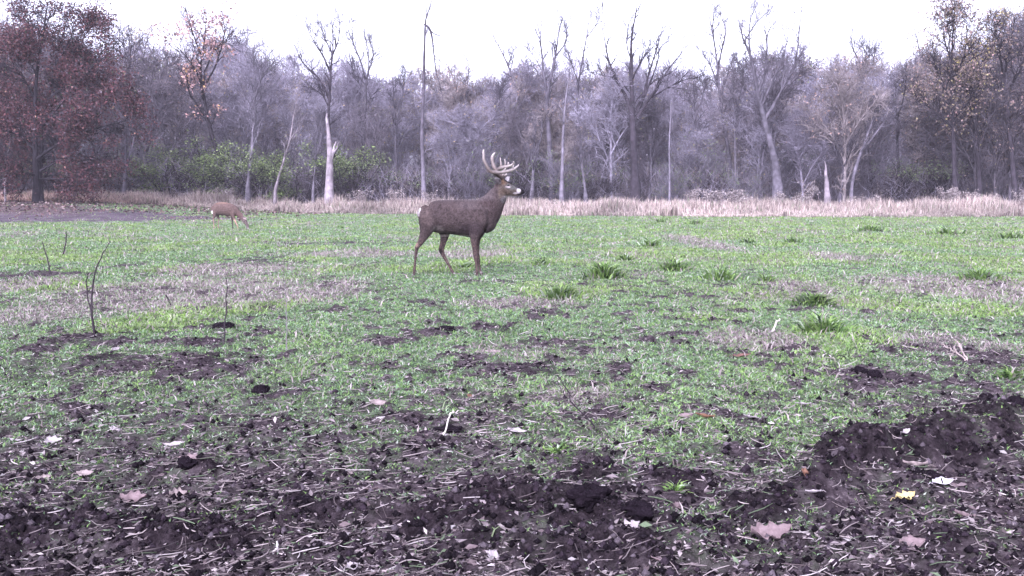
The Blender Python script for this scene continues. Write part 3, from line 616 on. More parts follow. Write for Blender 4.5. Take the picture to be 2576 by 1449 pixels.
tree('bare_tree', 'biggest bare tree, its dark limbs spreading wide against the sky', 58,
     [([(1600,500),(1596,420),(1592,330),(1590,250),(1588,170),(1592,90),(1606,18)],27,5), ([(1594,300),(1572,240),(1545,195),(1522,130),(1508,68)],12,3), ([(1598,290),(1620,240),(1632,190),(1650,130),(1668,60)],12,3), ([(1600,300),(1640,240),(1680,180),(1735,110)],9,2.5),
      ([(1622,240),(1650,170),(1662,120),(1690,100)],6,2), ([(1640,245),(1690,215),(1740,195)],5,2), ([(1590,200),(1612,150),(1620,100)],5,2), ([(1545,195),(1520,190),(1490,180)],4,2), ([(1588,150),(1575,110),(1578,60)],4,2)], DARK*1.45, tw=(7, 5, 3), tmin=0.3, L2=1.3, up=0.35)
tree('bare_tree', 'thin whitish pole like trunk right of the biggest bare tree', 56, [([(1684,500),(1685,430),(1684,350),(1687,270),(1692,190)],6,1.5)], PALE*1.2, tw=(6, 5, 4), tmin=0.5, L2=1.2)
tree('bare_tree', 'bare tree with a tuft of upright forks at right of centre', 62,
     [([(1835,495),(1835,400),(1818,300),(1808,220),(1800,150),(1788,80),(1775,15)],13,3), ([(1803,200),(1812,140),(1822,80),(1812,30)],7,2), ([(1808,220),(1790,170),(1770,130)],5,2), ([(1815,240),(1830,190),(1845,150)],5,2), ([(1800,130),(1795,70),(1800,20)],4,2)], GREY*0.85, tw=(8, 5, 3), tmin=0.3, L2=1.2, up=0.4)
tree('bare_tree', 'large pale trunk leaning left with a wide fan of limbs', 56,
     [([(1958,502),(1953,440),(1940,370),(1920,300),(1903,230),(1888,150),(1866,100),(1848,30)],27,3), ([(1890,160),(1885,100),(1890,50),(1905,20)],6,2), ([(1905,240),(1925,180),(1930,130),(1935,80),(1960,50)],9,2.5), ([(1915,270),(1945,200),(1968,150),(1985,90)],8,2.5),
      ([(1925,300),(1965,230),(2000,160),(2008,80),(2015,0)],9,2.5), ([(1940,280),(1985,190),(2020,130)],5,2), ([(1870,110),(1900,60),(1930,30)],4,1.5)], PALE*0.9, tw=(7, 5, 4), tmin=0.25, L2=1.3, up=0.45, grad=(GREY*0.6, 9), depth=0.7)
tree('dead_snag', 'short broken stump trunk, pale pink, left of the forked leaning tree', 54, [([(2082,505),(2078,460),(2075,430),(2072,405)],19,3)], WHITE*0.75, crown=False, cat='dead tree')
tree('bare_tree', 'dark thin trunk between the short stump and the forked leaning tree', 56, [([(2112,503),(2118,460),(2122,420),(2110,395),(2100,360)],9,4), ([(2122,420),(2140,380),(2150,350)],4,2)], GREY*0.8, tw=(7, 5, 4), tmin=0.4, L2=1.4)
tree('bare_tree', 'pale forked tree leaning right at the right of the wood', 56,
     [([(2140,495),(2146,450),(2160,400),(2185,330),(2210,260),(2240,210),(2290,140)],11,3), ([(2162,395),(2180,340),(2185,290),(2230,230)],6,2.5), ([(2170,380),(2220,310),(2255,260)],6,2)], PALE, tw=(7, 5, 4), tmin=0.35, L2=1.3)
tree('bare_tree', 'bare tree with a knotted twisted top above the forked leaning one', 63, [([(2195,495),(2190,400),(2180,300),(2172,220),(2165,160),(2150,125),(2145,98)],12,3), ([(2168,170),(2178,140),(2172,120)],4,2), ([(2172,200),(2195,160),(2190,130)],4,2)], GREY*0.85, tw=(9, 6, 4), tmin=0.25, L2=1.4)
tree('bare_tree', 'thin bare tree in the sky gap left of the leafy trees at right', 64, [([(2330,495),(2325,380),(2320,280),(2318,200),(2312,120),(2305,95)],8,2.5)], GREY, tw=(11, 5, 4), tmin=0.25, L2=1.4)
TANL = [(0.17, 0.125, 0.10), (0.22, 0.155, 0.14), (0.10, 0.08, 0.08), (0.24, 0.20, 0.10), (0.30, 0.19, 0.18)]
tree('leafy_tree', 'tall tree at right with thinning tan and olive leaves', 54,
     [([(2405,498),(2400,400),(2398,300),(2392,200),(2395,100),(2400,10)],16,4), ([(2396,260),(2365,200),(2350,140)],7,2), ([(2396,200),(2425,140),(2430,60)],7,2), ([(2398,320),(2350,280),(2320,250)],7,2), ([(2398,300),(2440,250),(2470,200)],7,2), ([(2394,160),(2375,90),(2380,40)],5,2)],
     DARK*1.2, tw=(10, 6, 5), leaf=(3, 0.11, TANL, [4, 3, 3, 1.3, .6], 3.0, 0.56), L2=1.9, tmin=0.2)
tree('leafy_tree', 'dark crooked tree at right holding a few bright yellow leaves', 56,
     [([(2465,498),(2460,400),(2452,300),(2458,220),(2455,160),(2440,130)],14,4), ([(2458,200),(2480,150),(2500,110),(2505,60)],8,3), ([(2455,250),(2420,210),(2405,180)],6,2)],
     DARK*1.1, tw=(9, 6, 5), leaf=(2, 0.13, [(0.62, 0.5, 0.12), (0.3, 0.24, 0.12), (0.24, 0.18, 0.14)], [.3, 3, 3], 2.5, 0.5), L2=1.7, tmin=0.25)
tree('leafy_tree', 'dark branched tree cut by the right edge of the photo', 55,
     [([(2556,500),(2545,400),(2535,300),(2525,200),(2540,120),(2548,40)],15,4), ([(2525,190),(2512,120),(2505,60)],7,2), ([(2530,240),(2570,170),(2590,110)],7,2), ([(2535,320),(2580,270),(2600,240)],7,2)],
     DARK*1.3, tw=(10, 6, 5), leaf=(2, 0.11, TANL, [3, 3, 4, .6, 1], 2.5, 0.52), L2=1.9, tmin=0.2)
for (u, v0, v1, w0, Yt, colr, lb) in [(245,492,415,19,57,PALE*0.85,'stout pale trunk seen under the oak branches, left of the slimmer grey pair'),
      (312,494,420,15,57,PALE*0.8,'grey trunk right of the stout pale one under the oak'),(362,488,380,9,60,GREY,'narrow grey trunk at the left end of the green bushes'),
      (787,496,400,8,57,PALE*0.8,'slim grey trunk left of the white snag'),(1338,492,400,12,58,PALE*0.75,'pale grey trunk just right of the buck muzzle'),
      (740,488,400,6,59,PALE*0.7,'thin grey trunk between whitish young tree and slim trunk'),(1910,495,330,10,59,GREY,'grey trunk left of the large leaning one'),
      (1850,480,280,8,60,PALE*0.8,'thin pale trunk among dense twigs left of the large leaning tree'),(1225,490,330,8,61,GREY,'dull grey trunk behind the antlers'),
      (1000,492,300,9,61,GREY*0.7,'dark grey trunk between the hairpin tree and the fork topped one'),(1530,494,360,10,61,GREY*0.7,'dim trunk at left of the biggest bare tree'),
      (1760,492,300,9,62,GREY*0.8,'dim trunk in dense twigs right of the thin whitish pole'),(1640,494,380,9,60,GREY*0.9,'grey trunk close right of the biggest bare tree'),
      (470,486,380,7,61,GREY*0.8,'thin trunk rising from the green bushes at left'),(2260,494,300,11,61,GREY*0.7,'dim trunk in the dark thicket at right'),(2500,494,330,10,60,DARK*1.3,'dark trunk between the two rightmost leafy trees')]:
    dx = rng.normal()*8
    tree('bare_tree', lb, Yt, [([(u,v0),(u+dx*.5,(v0+v1)/2),(u+dx,v1),(u+dx*1.6,v1-90)],w0,w0*0.4), ([(u+dx,v1),(u+dx+18,v1-60),(u+dx+22,v1-110)],w0*.5,2)], colr, tw=(9, 6, 4), tmin=0.45, L2=1.5)

# filler trees of the wood: a few kinds copied, each copy its own thing
def proto(seed, H, leafy, colr):
    global rng
    rng = np.random.default_rng(seed); K = 12
    t = np.linspace(0, 1, K); sets = []
    bend = rng.normal(size=2)*0.05
    q = np.stack([bend[0]*H*t**2+0.1*np.sin(t*5+seed), bend[1]*H*t**2, H*0.92*t-0.2], -1); r = 0.13*(1-0.85*t); sets.append((q, r))
    for k in range(6):
        h0 = H*(0.25+0.09*k); a = k*2.4+seed; s = t*H*(0.42-0.03*k)
        p0 = np.array([np.interp(h0, q[:, 2], q[:, i]) for i in (0, 1)])
        l = np.stack([p0[0]+np.cos(a)*s*0.55, p0[1]+np.sin(a)*s*0.55, h0+s*0.95+0.25*np.sin(t*4)], -1); sets.append((l, 0.06*(1-0.75*t)))
    Q = np.stack([s[0] for s in sets]); R = np.stack([s[1] for s in sets])
    root = empty('woodland_tree', (0, 0, 0), 'slender bare grey tree crowded in the wood behind the nearer trees', 'tree', 'trees filling the wood')
    a = Acc(); V, Fc = tubes(Q, R, 6); a.add(V, Fc, np.array(colr)*(0.85 if colr[0] > .12 else 0.6)); a.obj('trunk', M_bark, root, smooth=True)
    a = Acc()
    q2, r2 = spawn(Q, R, 11, H*0.2, 0.8, 0.25, 0.12, 5, 0.045); V, Fc = tubes(q2, np.maximum(r2, 0.016), 3); a.add(V, Fc, colr)
    q3, r3 = spawn(q2, r2, 7, H*0.12, 0.8, 0.12, 0.15, 4, 0.025, 0.2); V, Fc = tubes(q3, np.maximum(r3, 0.013), 3); a.add(V, Fc, colr)
    q4, r4 = spawn(q3, r3, 4, H*0.065, 0.85, 0.05, 0.15, 3, 0.018, 0.3); V, Fc = tubes(q4, np.maximum(r4, 0.011), 3); a.add(V, Fc, np.repeat(np.array(colr)[None]*(0.35+1.3*rng.random((len(q4), 1))), 9, 0))
    if leafy:
        pts = q4[:, -1]; cl = fbm(pts[:, 0]*0.8+seed, pts[:, 2]*0.8, 2, 7); pts = pts[cl > 0.5]; pts = pts[rng.random(len(pts)) < leafy[0]]
        V, Fc, C = leafquads(pts+rng.normal(size=pts.shape)*0.1, 0.13, leafy[1], leafy[2]); a2 = Acc(); a2.add(V, Fc, C); fo = a2.obj('foliage', M_leaf, root)
    a.obj('crown', M_twig, root)
    return root
def copy_thing(root, loc, rz, sc):
    r = root.copy(); COL.objects.link(r); r.location = loc; r.rotation_euler = (0, 0, rz); r.scale = sc
    for ch in root.children:
        c = ch.copy(); COL.objects.link(c); c.parent = r
    return r
SU = [-400,0,60,200,300,400,430,600,640,700,745,790,850,950,1060,1150,1250,1400,1600,1700,1800,1900,1950,2050,2130,2200,2290,2320,2350,2380,2500,2576,3000]
SV = [60,110,110,150,160,150,150,130,160,185,225,180,180,185,175,190,190,165,175,195,180,160,160,150,165,150,150,185,150,110,80,60,60]
WT = [(0.175, 0.157, 0.195), (0.22, 0.20, 0.245), (0.125, 0.108, 0.128), (0.20, 0.17, 0.172)]
OLV = [(0.25, 0.19, 0.12), (0.2, 0.2, 0.11), (0.36, 0.27, 0.15)]; 
SPK = [(0.20, 0.15, 0.14), (0.10, 0.09, 0.07), (0.30, 0.27, 0.32), (0.15, 0.17, 0.09)]
protos = [(proto(101, 9, (0.35, SPK, [3, 3, 2, 1]), WT[0]), 9), (proto(102, 9, (0.5, OLV, [3, 3, 1]), WT[1]), 9), (proto(103, 9, (0.5, SPK, [2, 3, 2, 1]), WT[2]), 9), (proto(104, 9, (0.3, [(0.3,0.2,0.17),(0.22,0.15,0.13)], [1, 1]), WT[3]), 9), (proto(105, 9, (0.25, OLV, [2, 2, 2]), WT[1]), 9), (proto(106, 9, (0.95, [(0.17,0.115,0.10),(0.10,0.07,0.075),(0.27,0.20,0.18),(0.20,0.18,0.10)], [4, 4, 2, 1.5]), np.array(WT[2])*0.8), 9)]
rng = np.random.default_rng(99)
used = set(); n_tree = 0
for Yr, sp in [(60, 2.7), (65, 2.8), (71, 2.8), (78, 3.0), (87, 3.1), (98, 3.3), (111, 3.6)]:
    X = -0.60*Yr-rng.random()*sp
    while X < 0.60*Yr:
        Yt = Yr+rng.normal()*1.6; x = X+rng.normal()*0.7; X += sp
        u = CU+F*x/Yt; sv = np.interp(u, SU, SV)
        h = 1+(491-sv)*Yt/F
        h *= (0.70+0.36*rng.random()) if Yr > 62 else (0.55+0.45*rng.random())
        if Yr < 62 and 400 < u < 960 and rng.random() < 0.8: continue
        k = int(rng.integers(5)); k = 5 if (u > 2330 or u < 330 or 430 < u < 560) and rng.random() < 0.6 else k; pr, H = protos[k]; s = h/H
        loc = (x, Yt, float(base_z(np.array([x]), np.array([Yt]))[0])); sx = s**0.6*(0.9+0.3*rng.random())
        if k not in used: used.add(k); pr.location = loc; pr.rotation_euler = (0, 0, rng.random()*6.28); pr.scale = (sx, sx, s); o = pr
        else: o = copy_thing(pr, loc, rng.random()*6.28, (sx, sx, s))
        n_tree += 1
for u in np.linspace(2345, 2640, 15):
    Yt = 55.5+rng.random()*6; x = (u+rng.normal()*10-CU)/F*Yt; h = (1+(491-np.interp(u, SU, SV))*Yt/F)*(0.5+0.45*rng.random()); k = 5 if rng.random() < .7 else 2
    pr, H = protos[k]; copy_thing(pr, (x, Yt, 0), rng.random()*6.28, ((h/H)**0.6*0.95,)*2+(h/H,)) if k in used else None
print('filler trees', n_tree)

# undergrowth shrubs
def shrub(seed, H, colr, leafy=None, name='bare_shrub', lab='grey twiggy shrub in the undergrowth of the wood', group='shrubs under the trees', n=9):
    global rng
    rng = np.random.default_rng(seed); K = 7; t = np.linspace(0, 1, K); L = []
    for k in range(n):
        a = rng.random()*6.28; s = 0.25+0.35*rng.random()
        L.append(np.stack([np.cos(a)*(0.2+s*H*t**1.3), np.sin(a)*(0.2+s*H*t**1.3), H*t*(0.8+0.25*rng.random())-0.1], -1))
    Q = np.stack(L); R = np.tile(0.03*(1-0.7*t), (n, 1))
    root = empty(name, (0, 0, 0), lab, 'shrub', group)
    a = Acc(); V, Fc = tubes(Q, R, 4); a.add(V, Fc, colr); a.obj('stems', M_bark, root)
    a = Acc(); q2, r2 = spawn(Q, R, 8, H*0.42, 0.8, 0.25, 0.05, 5, 0.02, 0.2); V, Fc = tubes(q2, np.maximum(r2, .008), 3); a.add(V, Fc, colr)
    q3, r3 = spawn(q2, r2, 9, H*0.2, 0.85, 0.1, 0.05, 4, 0.014, 0.25); V, Fc = tubes(q3, np.maximum(r3, .009), 3); a.add(V, Fc, colr); a.obj('twigs', M_twig, root)
    if leafy:
        pts = np.concatenate([q3[:, -1], q3[:, 2]]); cl = fbm(pts[:, 0]*1.2+seed, pts[:, 2]*1.2, 2, 7); pts = pts[cl > leafy[3]]
        pts = np.repeat(pts, leafy[0], 0); V, Fc, C = leafquads(pts+rng.normal(size=pts.shape)*0.16, 0.085, leafy[1], leafy[2], flat=0.3); a2 = Acc(); a2.add(V, Fc, C); a2.obj('foliage', M_leaf, root)
    return root
SP = [shrub(201, 3.5, np.array(WT[0])*0.65), shrub(202, 3.5, np.array(WT[2])*0.8), shrub(203, 3.5, np.array(WT[1])*0.6, (1, [(0.10,0.14,0.06),(0.14,0.17,0.08),(0.2,0.15,0.1)], [3, 2, 1], 0.55))]
used = set(); rng = np.random.default_rng(55)
for i in range(150):
    Yt = 58+rng.random()**1.3*22; x = (rng.random()*2-1)*0.6*Yt; h = 0.6+0.55*rng.random()
    if Yt < 63 and 400 < CU+F*x/Yt < 960: Yt += 6
    loc = (x, Yt, float(base_z(np.array([x]), np.array([Yt]))[0])); k = int(rng.integers(3)); sc = (1.1*h, 1.1*h, h)
    if k not in used: used.add(k); o = SP[k]; o.location = loc; o.scale = sc
    else: copy_thing(SP[k], loc, rng.random()*6.28, sc)
GB = [(0.13, 0.185, 0.06), (0.18, 0.24, 0.09), (0.23, 0.27, 0.13), (0.04, 0.06, 0.028)]
gbp = shrub(301, 3.2, DARK*1.3, (8, GB, [3, 3, 1.5, 1.5], 0.38), 'green_bush', 'x', 'green leafed bushes under the wood edge', n=11)
gbd = shrub(302, 3.0, DARK*1.3, (3, [(0.10,0.145,0.06),(0.14,0.175,0.08),(0.16,0.145,0.10)], [3, 3, 1], 0.5), 'green_bush', 'x', 'green leafed bushes under the wood edge', n=11)
used = set()
for (u, Yt, s, k, lb) in [(440,60,1.0,0,'bright green bush leftmost of the green row, right of the oak'),(500,61,1.05,0,'bright green bush left of the dark leaning trunk'),
      (590,60,1.0,0,'bright green bush right of the dark leaning trunk'),(660,61,0.95,0,'green bush between the pale trunk and the whitish leaning tree'),(760,60,1.0,0,'green bush left of the white snag'),
      (880,60,1.05,0,'bright green bush just right of the white snag'),(945,62,0.8,1,'dull green bush right of the bright one by the snag'),(1020,62,0.85,1,'dull green bush left of the hairpin tree'),
      (1120,61,0.85,1,'dull green bush above the buck back'),(1215,61,0.85,1,'dull green bush behind the antlers'),(1290,60,0.9,1,'dull green bush right behind the buck head'),(1350,60,0.85,1,'dull green bush right of the muzzle'),
      (1500,60,0.85,1,'dull green bush left of the biggest bare tree'),(1770,61,0.8,1,'dark green bush behind the pale weeds at right of centre'),(2200,60,0.9,1,'olive bush right of the forked leaning tree'),
      (2290,60,0.95,1,'olive bush in front of the dark thicket at right'),(2370,60,0.9,1,'olive bush under the tall tan leaved tree'),(150,56,0.7,1,'dark green low growth under the oak, nearest its trunks'),(205,57,0.75,1,'dark green growth under the oak branches, right side'),(30,57,0.8,1,'dark green growth at the left edge under the trees')]:
    Yt -= 1.6-rng.random()*1.5; x = (u-CU)/F*Yt/math.cos(PITCH); loc = (x, Yt, float(base_z(np.array([x]), np.array([Yt]))[0])); src = (gbp, gbd)[k]; sc = (s*1.5, s*1.3, s*(0.68+0.35*rng.random()))
    if k not in used: used.add(k); o = src; o.location = loc; o.scale = sc
    else: o = copy_thing(src, loc, rng.random()*6.28, sc)
    o['label'] = lb
# the far wood that reads as one mass
def far_wood():
    acc = Acc(); N = 26000
    Y = 118+rng.random(N)*14; u = -500+rng.random(N)*3600; x = (u-CU)/F*Y; top = 1+(491-np.interp(u, SU, SV)-8)*Y/F
    top = top*(0.86+0.16*fbm(x*0.25, x*0+1, 3, 9)); z = top*rng.random(N)**0.9*0.93
    d = rng.normal(size=(N, 3)); d[:, 2] = np.abs(d[:, 2])+1.2; d /= np.linalg.norm(d, axis=1, keepdims=True); ln = 0.6+1.8*rng.random(N)
    p0 = np.stack([x, Y, z], -1); Pt = np.stack([p0, p0+d*ln[:, None]*0.5+rng.normal(size=(N, 3))*0.12, p0+d*ln[:, None]+rng.normal(size=(N, 3))*0.2], 1)
    V, Fc = tubes(Pt, (0.045+0.05*rng.random(N))[:, None]*np.array([1, .8, .4]), 3)
    acc.add(V, Fc, np.repeat(pal(N, WT+[(0.06, 0.05, 0.065)], [2, 2, 3, 2, 3]), 9, 0))
    tag(acc.obj('distant_wood', M_twig), 'far grey wood behind all the single trees', 'wood', kind='stuff')
far_wood()
def brush():
    acc = Acc(); N = 60000
    Y = 58+rng.random(N)*16; x = (rng.random(N)*2-1)*0.62*Y; z = base_z(x, Y)+2.2*rng.random(N)**1.5
    d = rng.normal(size=(N, 3)); d[:, 2] = np.abs(d[:, 2])+0.6; d /= np.linalg.norm(d, axis=1, keepdims=True); ln = 0.4+1.0*rng.random(N)
    p0 = np.stack([x, Y, z], -1); Pt = np.stack([p0, p0+d*ln[:, None]*0.5+rng.normal(size=(N, 3))*0.08, p0+d*ln[:, None]+rng.normal(size=(N, 3))*0.12], 1)
    V, Fc = tubes(Pt, (0.008+0.008*rng.random(N))[:, None]*np.array([1, .8, .4]), 3)
    acc.add(V, Fc, np.repeat(pal(N, WT+[(0.10, 0.08, 0.09)], [2, 2, 2, 1, 3]), 9, 0))
    tag(acc.obj('brush', M_twig), 'tangle of thin brush at the feet of the trees', 'brush', kind='stuff')
brush()

# tall dried weeds with fluffy heads
def weed(u, vt, wp, Yt, n, lab):
    x0 = (u-CU)/F*Yt; zb = float(base_z(np.array([x0]), np.array([Yt]))[0]); H = P(u, vt, Yt)[2]-zb; rx = wp*Yt/F/2
    root = empty('dried_weed', (x0, Yt, zb), lab, 'weed', 'dried weeds above the grass band')
    a = Acc(); t = np.linspace(0, 1, 7); L = []
    for k in range(n):
        ax = rng.normal()*rx*0.5; ay = rng.normal()*rx*0.4; dr = rng.choice([-1, 1])*0.18; hh = H*(0.72+0.3*rng.random())
        L.append(np.stack([ax+dr*t**4, ay+0*t, hh*(t-0.12*t**6)], -1))
    Q = np.stack(L); V, Fc = tubes(Q, np.tile(0.008*(1-0.6*t), (n, 1)), 3); a.add(V, Fc, (0.28, 0.22, 0.22)); a.obj('stems', M_straw, root)
    for q in Q:
        pts = np.concatenate([np.repeat(q[5:], 18, 0), np.repeat(q[4:5], 14, 0)]); pts = pts+rng.normal(size=pts.shape)*0.07
        V, Fc, C = leafquads(pts, 0.07, [(0.25, 0.215, 0.21), (0.16, 0.13, 0.13), (0.38, 0.335, 0.32), (0.09, 0.07, 0.07)], [3, 3, 1.3, 1.5]); a = Acc(); a.add(V, Fc, C); a.obj('seed_head', M_straw, root)
for a in [(1745,468,40,50,14,'pale fluffy weeds at the left end of the long clump right of centre'),(1790,474,50,50,18,'pale weeds in the middle of the long clump'),(1850,472,60,50,22,'dense pale weeds at the right end of the long clump'),
          (2385,462,60,50,26,'round arched pale weed clump at right'),(2440,470,40,50,10,'open pale weeds right of the round arched clump'),(2492,482,30,50,8,'low weeds near the right edge'),(2560,470,40,50,10,'weeds at the right edge'),
          (2035,445,34,51,8,'tall white headed weeds left of the short stump'),(2010,478,40,51,10,'small pale weeds between stump and large leaning trunk'),(2155,485,26,51,6,'single weeds beside the forked leaning tree base'),(2205,480,24,51,6,'sparse weeds on the olive bush side'),
          (1000,468,50,55,14,'pale weed heads behind the buck rump'),(912,472,40,56,12,'dull weeds left of the buck rump'),(1085,476,26,53,8,'greyish weed beside the hairpin tree foot'),(568,468,40,58,10,'white headed weeds above the doe back'),
          (470,482,40,58,8,'thin weeds left of the doe'),(700,486,30,58,6,'few weeds by the whitish leaning tree'),(1395,498,20,50,5,'small pale weed right of the pale smooth trunk'),(1960,470,30,51,8,'weeds at the foot of the large leaning trunk'),(260,492,30,55,6,'short pale weeds under the oak right side')]: weed(*a)

# ---------------------------------------------------------------- deer
def section_loft(st, flip=False, n=20):
    """st: (x, z, half height, half width, y, tilt) sections in the X-Z plane; tilt = angle of the section plane's up from +Z"""
    V = []; an = np.arange(n)*2*math.pi/n
    for (x, z, hh, hw, y, tl) in st:
        c, s = np.cos(an), np.sin(an)
        V.append(np.stack([x-math.sin(tl)*hh*s, y+hw*c, z+math.cos(tl)*hh*s], -1))
    K = len(V); V = np.concatenate(V); Fc = []
    for k in range(K-1):
        for i in range(n):
            j = (i+1) % n; Fc.append((k*n+i, k*n+j, k*n+n+j, k*n+n+i))
    a = len(V); V = np.vstack([V, [[st[0][0], st[0][4], st[0][1]], [st[-1][0], st[-1][4], st[-1][1]]]]); 
    Ft = [(a, (i+1) % n, i) for i in range(n)]+[(a+1, (K-1)*n+i, (K-1)*n+(i+1) % n) for i in range(n)]
    return V, np.array(Fc), np.array(Ft)
class Deer:
    def __init__(s, cx, cy, ppm): s.cx, s.cy, s.k = cx, cy, ppm; s.acc = Acc()
    def X(s, u): return (u-s.cx)/s.k
    def Z(s, v): return (s.cy-v)/s.k
    def path(s, pts, K, close_ends=True):
        """pts: (u, v, half thickness, half width, y px) along a line; sections stand square to it"""
        A = np.array([(s.X(p[0]), s.Z(p[1]), p[2]/s.k, p[3]/s.k, p[4]/s.k) for p in pts]); B = smoothline(A, K); B[:, 2:4] = np.maximum(B[:, 2:4], 0.004)
        T = np.gradient(B[:, :2], axis=0); tl = np.arctan2(T[:, 1], T[:, 0])
        st = [(*b, t) for b, t in zip(B, tl)]
        e0, e1 = B[0], B[-1]; T0 = T[0]/np.linalg.norm(T[0]); T1 = T[-1]/np.linalg.norm(T[-1])
        def cap(e, d, t): 
            r = min(e[2], e[3]); return [(e[0]+d[0]*r*a, e[1]+d[1]*r*a, e[2]*b, e[3]*b, e[4], t) for a, b in ((0.5, 0.85), (0.85, 0.5), (1.0, 0.15))]
        if close_ends: st = cap(e0, -T0, tl[0])[::-1]+st+cap(e1, T1, tl[-1])
        V, F4, F3 = section_loft(st); s.acc.add(V, F4); s.acc.f[3].append(F3+s.acc.n-len(V))
    def body(s, root, vox, paint, name='body'):
        V = np.concatenate(s.acc.v); me = bpy.data.meshes.new('raw')
        me.from_pydata(V.tolist(), [], np.concatenate(s.acc.f[4]).tolist()+np.concatenate(s.acc.f[3]).tolist()); me.update()
        o = bpy.data.objects.new('raw', me); COL.objects.link(o)
        m = o.modifiers.new('r', 'REMESH'); m.mode = 'VOXEL'; m.voxel_size = vox
        m2 = o.modifiers.new('s', 'SMOOTH'); m2.factor = 0.5; m2.iterations = 3
        dg = bpy.context.evaluated_depsgraph_get(); ev = o.evaluated_get(dg); me2 = bpy.data.meshes.new_from_object(ev)
        n = len(me2.vertices); co = np.empty(n*3); me2.vertices.foreach_get('co', co); co = co.reshape(-1, 3)
        fs = np.empty(len(me2.loops), np.int32); me2.loops.foreach_get('vertex_index', fs); sz = np.empty(len(me2.polygons), np.int32); me2.polygons.foreach_get('loop_total', sz)
        bpy.data.objects.remove(o)
        u = co[:, 0]*s.k+s.cx; v = s.cy-co[:, 2]*s.k; c = paint(u, v, co[:, 1]*s.k)
        st = np.concatenate([[0], np.cumsum(sz)[:-1]]); f4 = fs[(st[sz == 4][:, None]+np.arange(4))]; fl = [f4]
        if (sz == 3).any(): fl.append(fs[(st[sz == 3][:, None]+np.arange(3))])
        return mesh_obj(name, co, fl, M_fur, root, c, True)
    def tube(s, pts, K=14):
        A = np.array([(s.X(p[0]), p[3]/s.k, s.Z(p[1]), p[2]/s.k) for p in pts]); B = smoothline(A, K); return B[:, :3], np.maximum(B[:, 3], 0.002)
def blob(u, v, cu, cv, ru, rv, soft=0.45):
    d = np.sqrt(((u-cu)/ru)**2+((v-cv)/rv)**2); return 1-ss(1-soft, 1+soft, d)
def sphere(c, r, sx=1, sy=1, sz=1, n=12):
    th = np.linspace(0.02, math.pi-0.02, n)[:, None]; ph = np.linspace(0, 2*math.pi, 2*n+1)[:-1][None]
    V = np.stack([c[0]+r*sx*np.sin(th)*np.cos(ph), c[1]+r*sy*np.sin(th)*np.sin(ph), c[2]+r*sz*(np.cos(th)+0*ph)], -1).reshape(-1, 3)
    i = np.arange(n-1)[:, None]*2*n; j = np.arange(2*n)[None]; j2 = (j+1) % (2*n)
    return V, np.stack([i+j, i+j2, i+2*n+j2, i+2*n+j], -1).reshape(-1, 4)

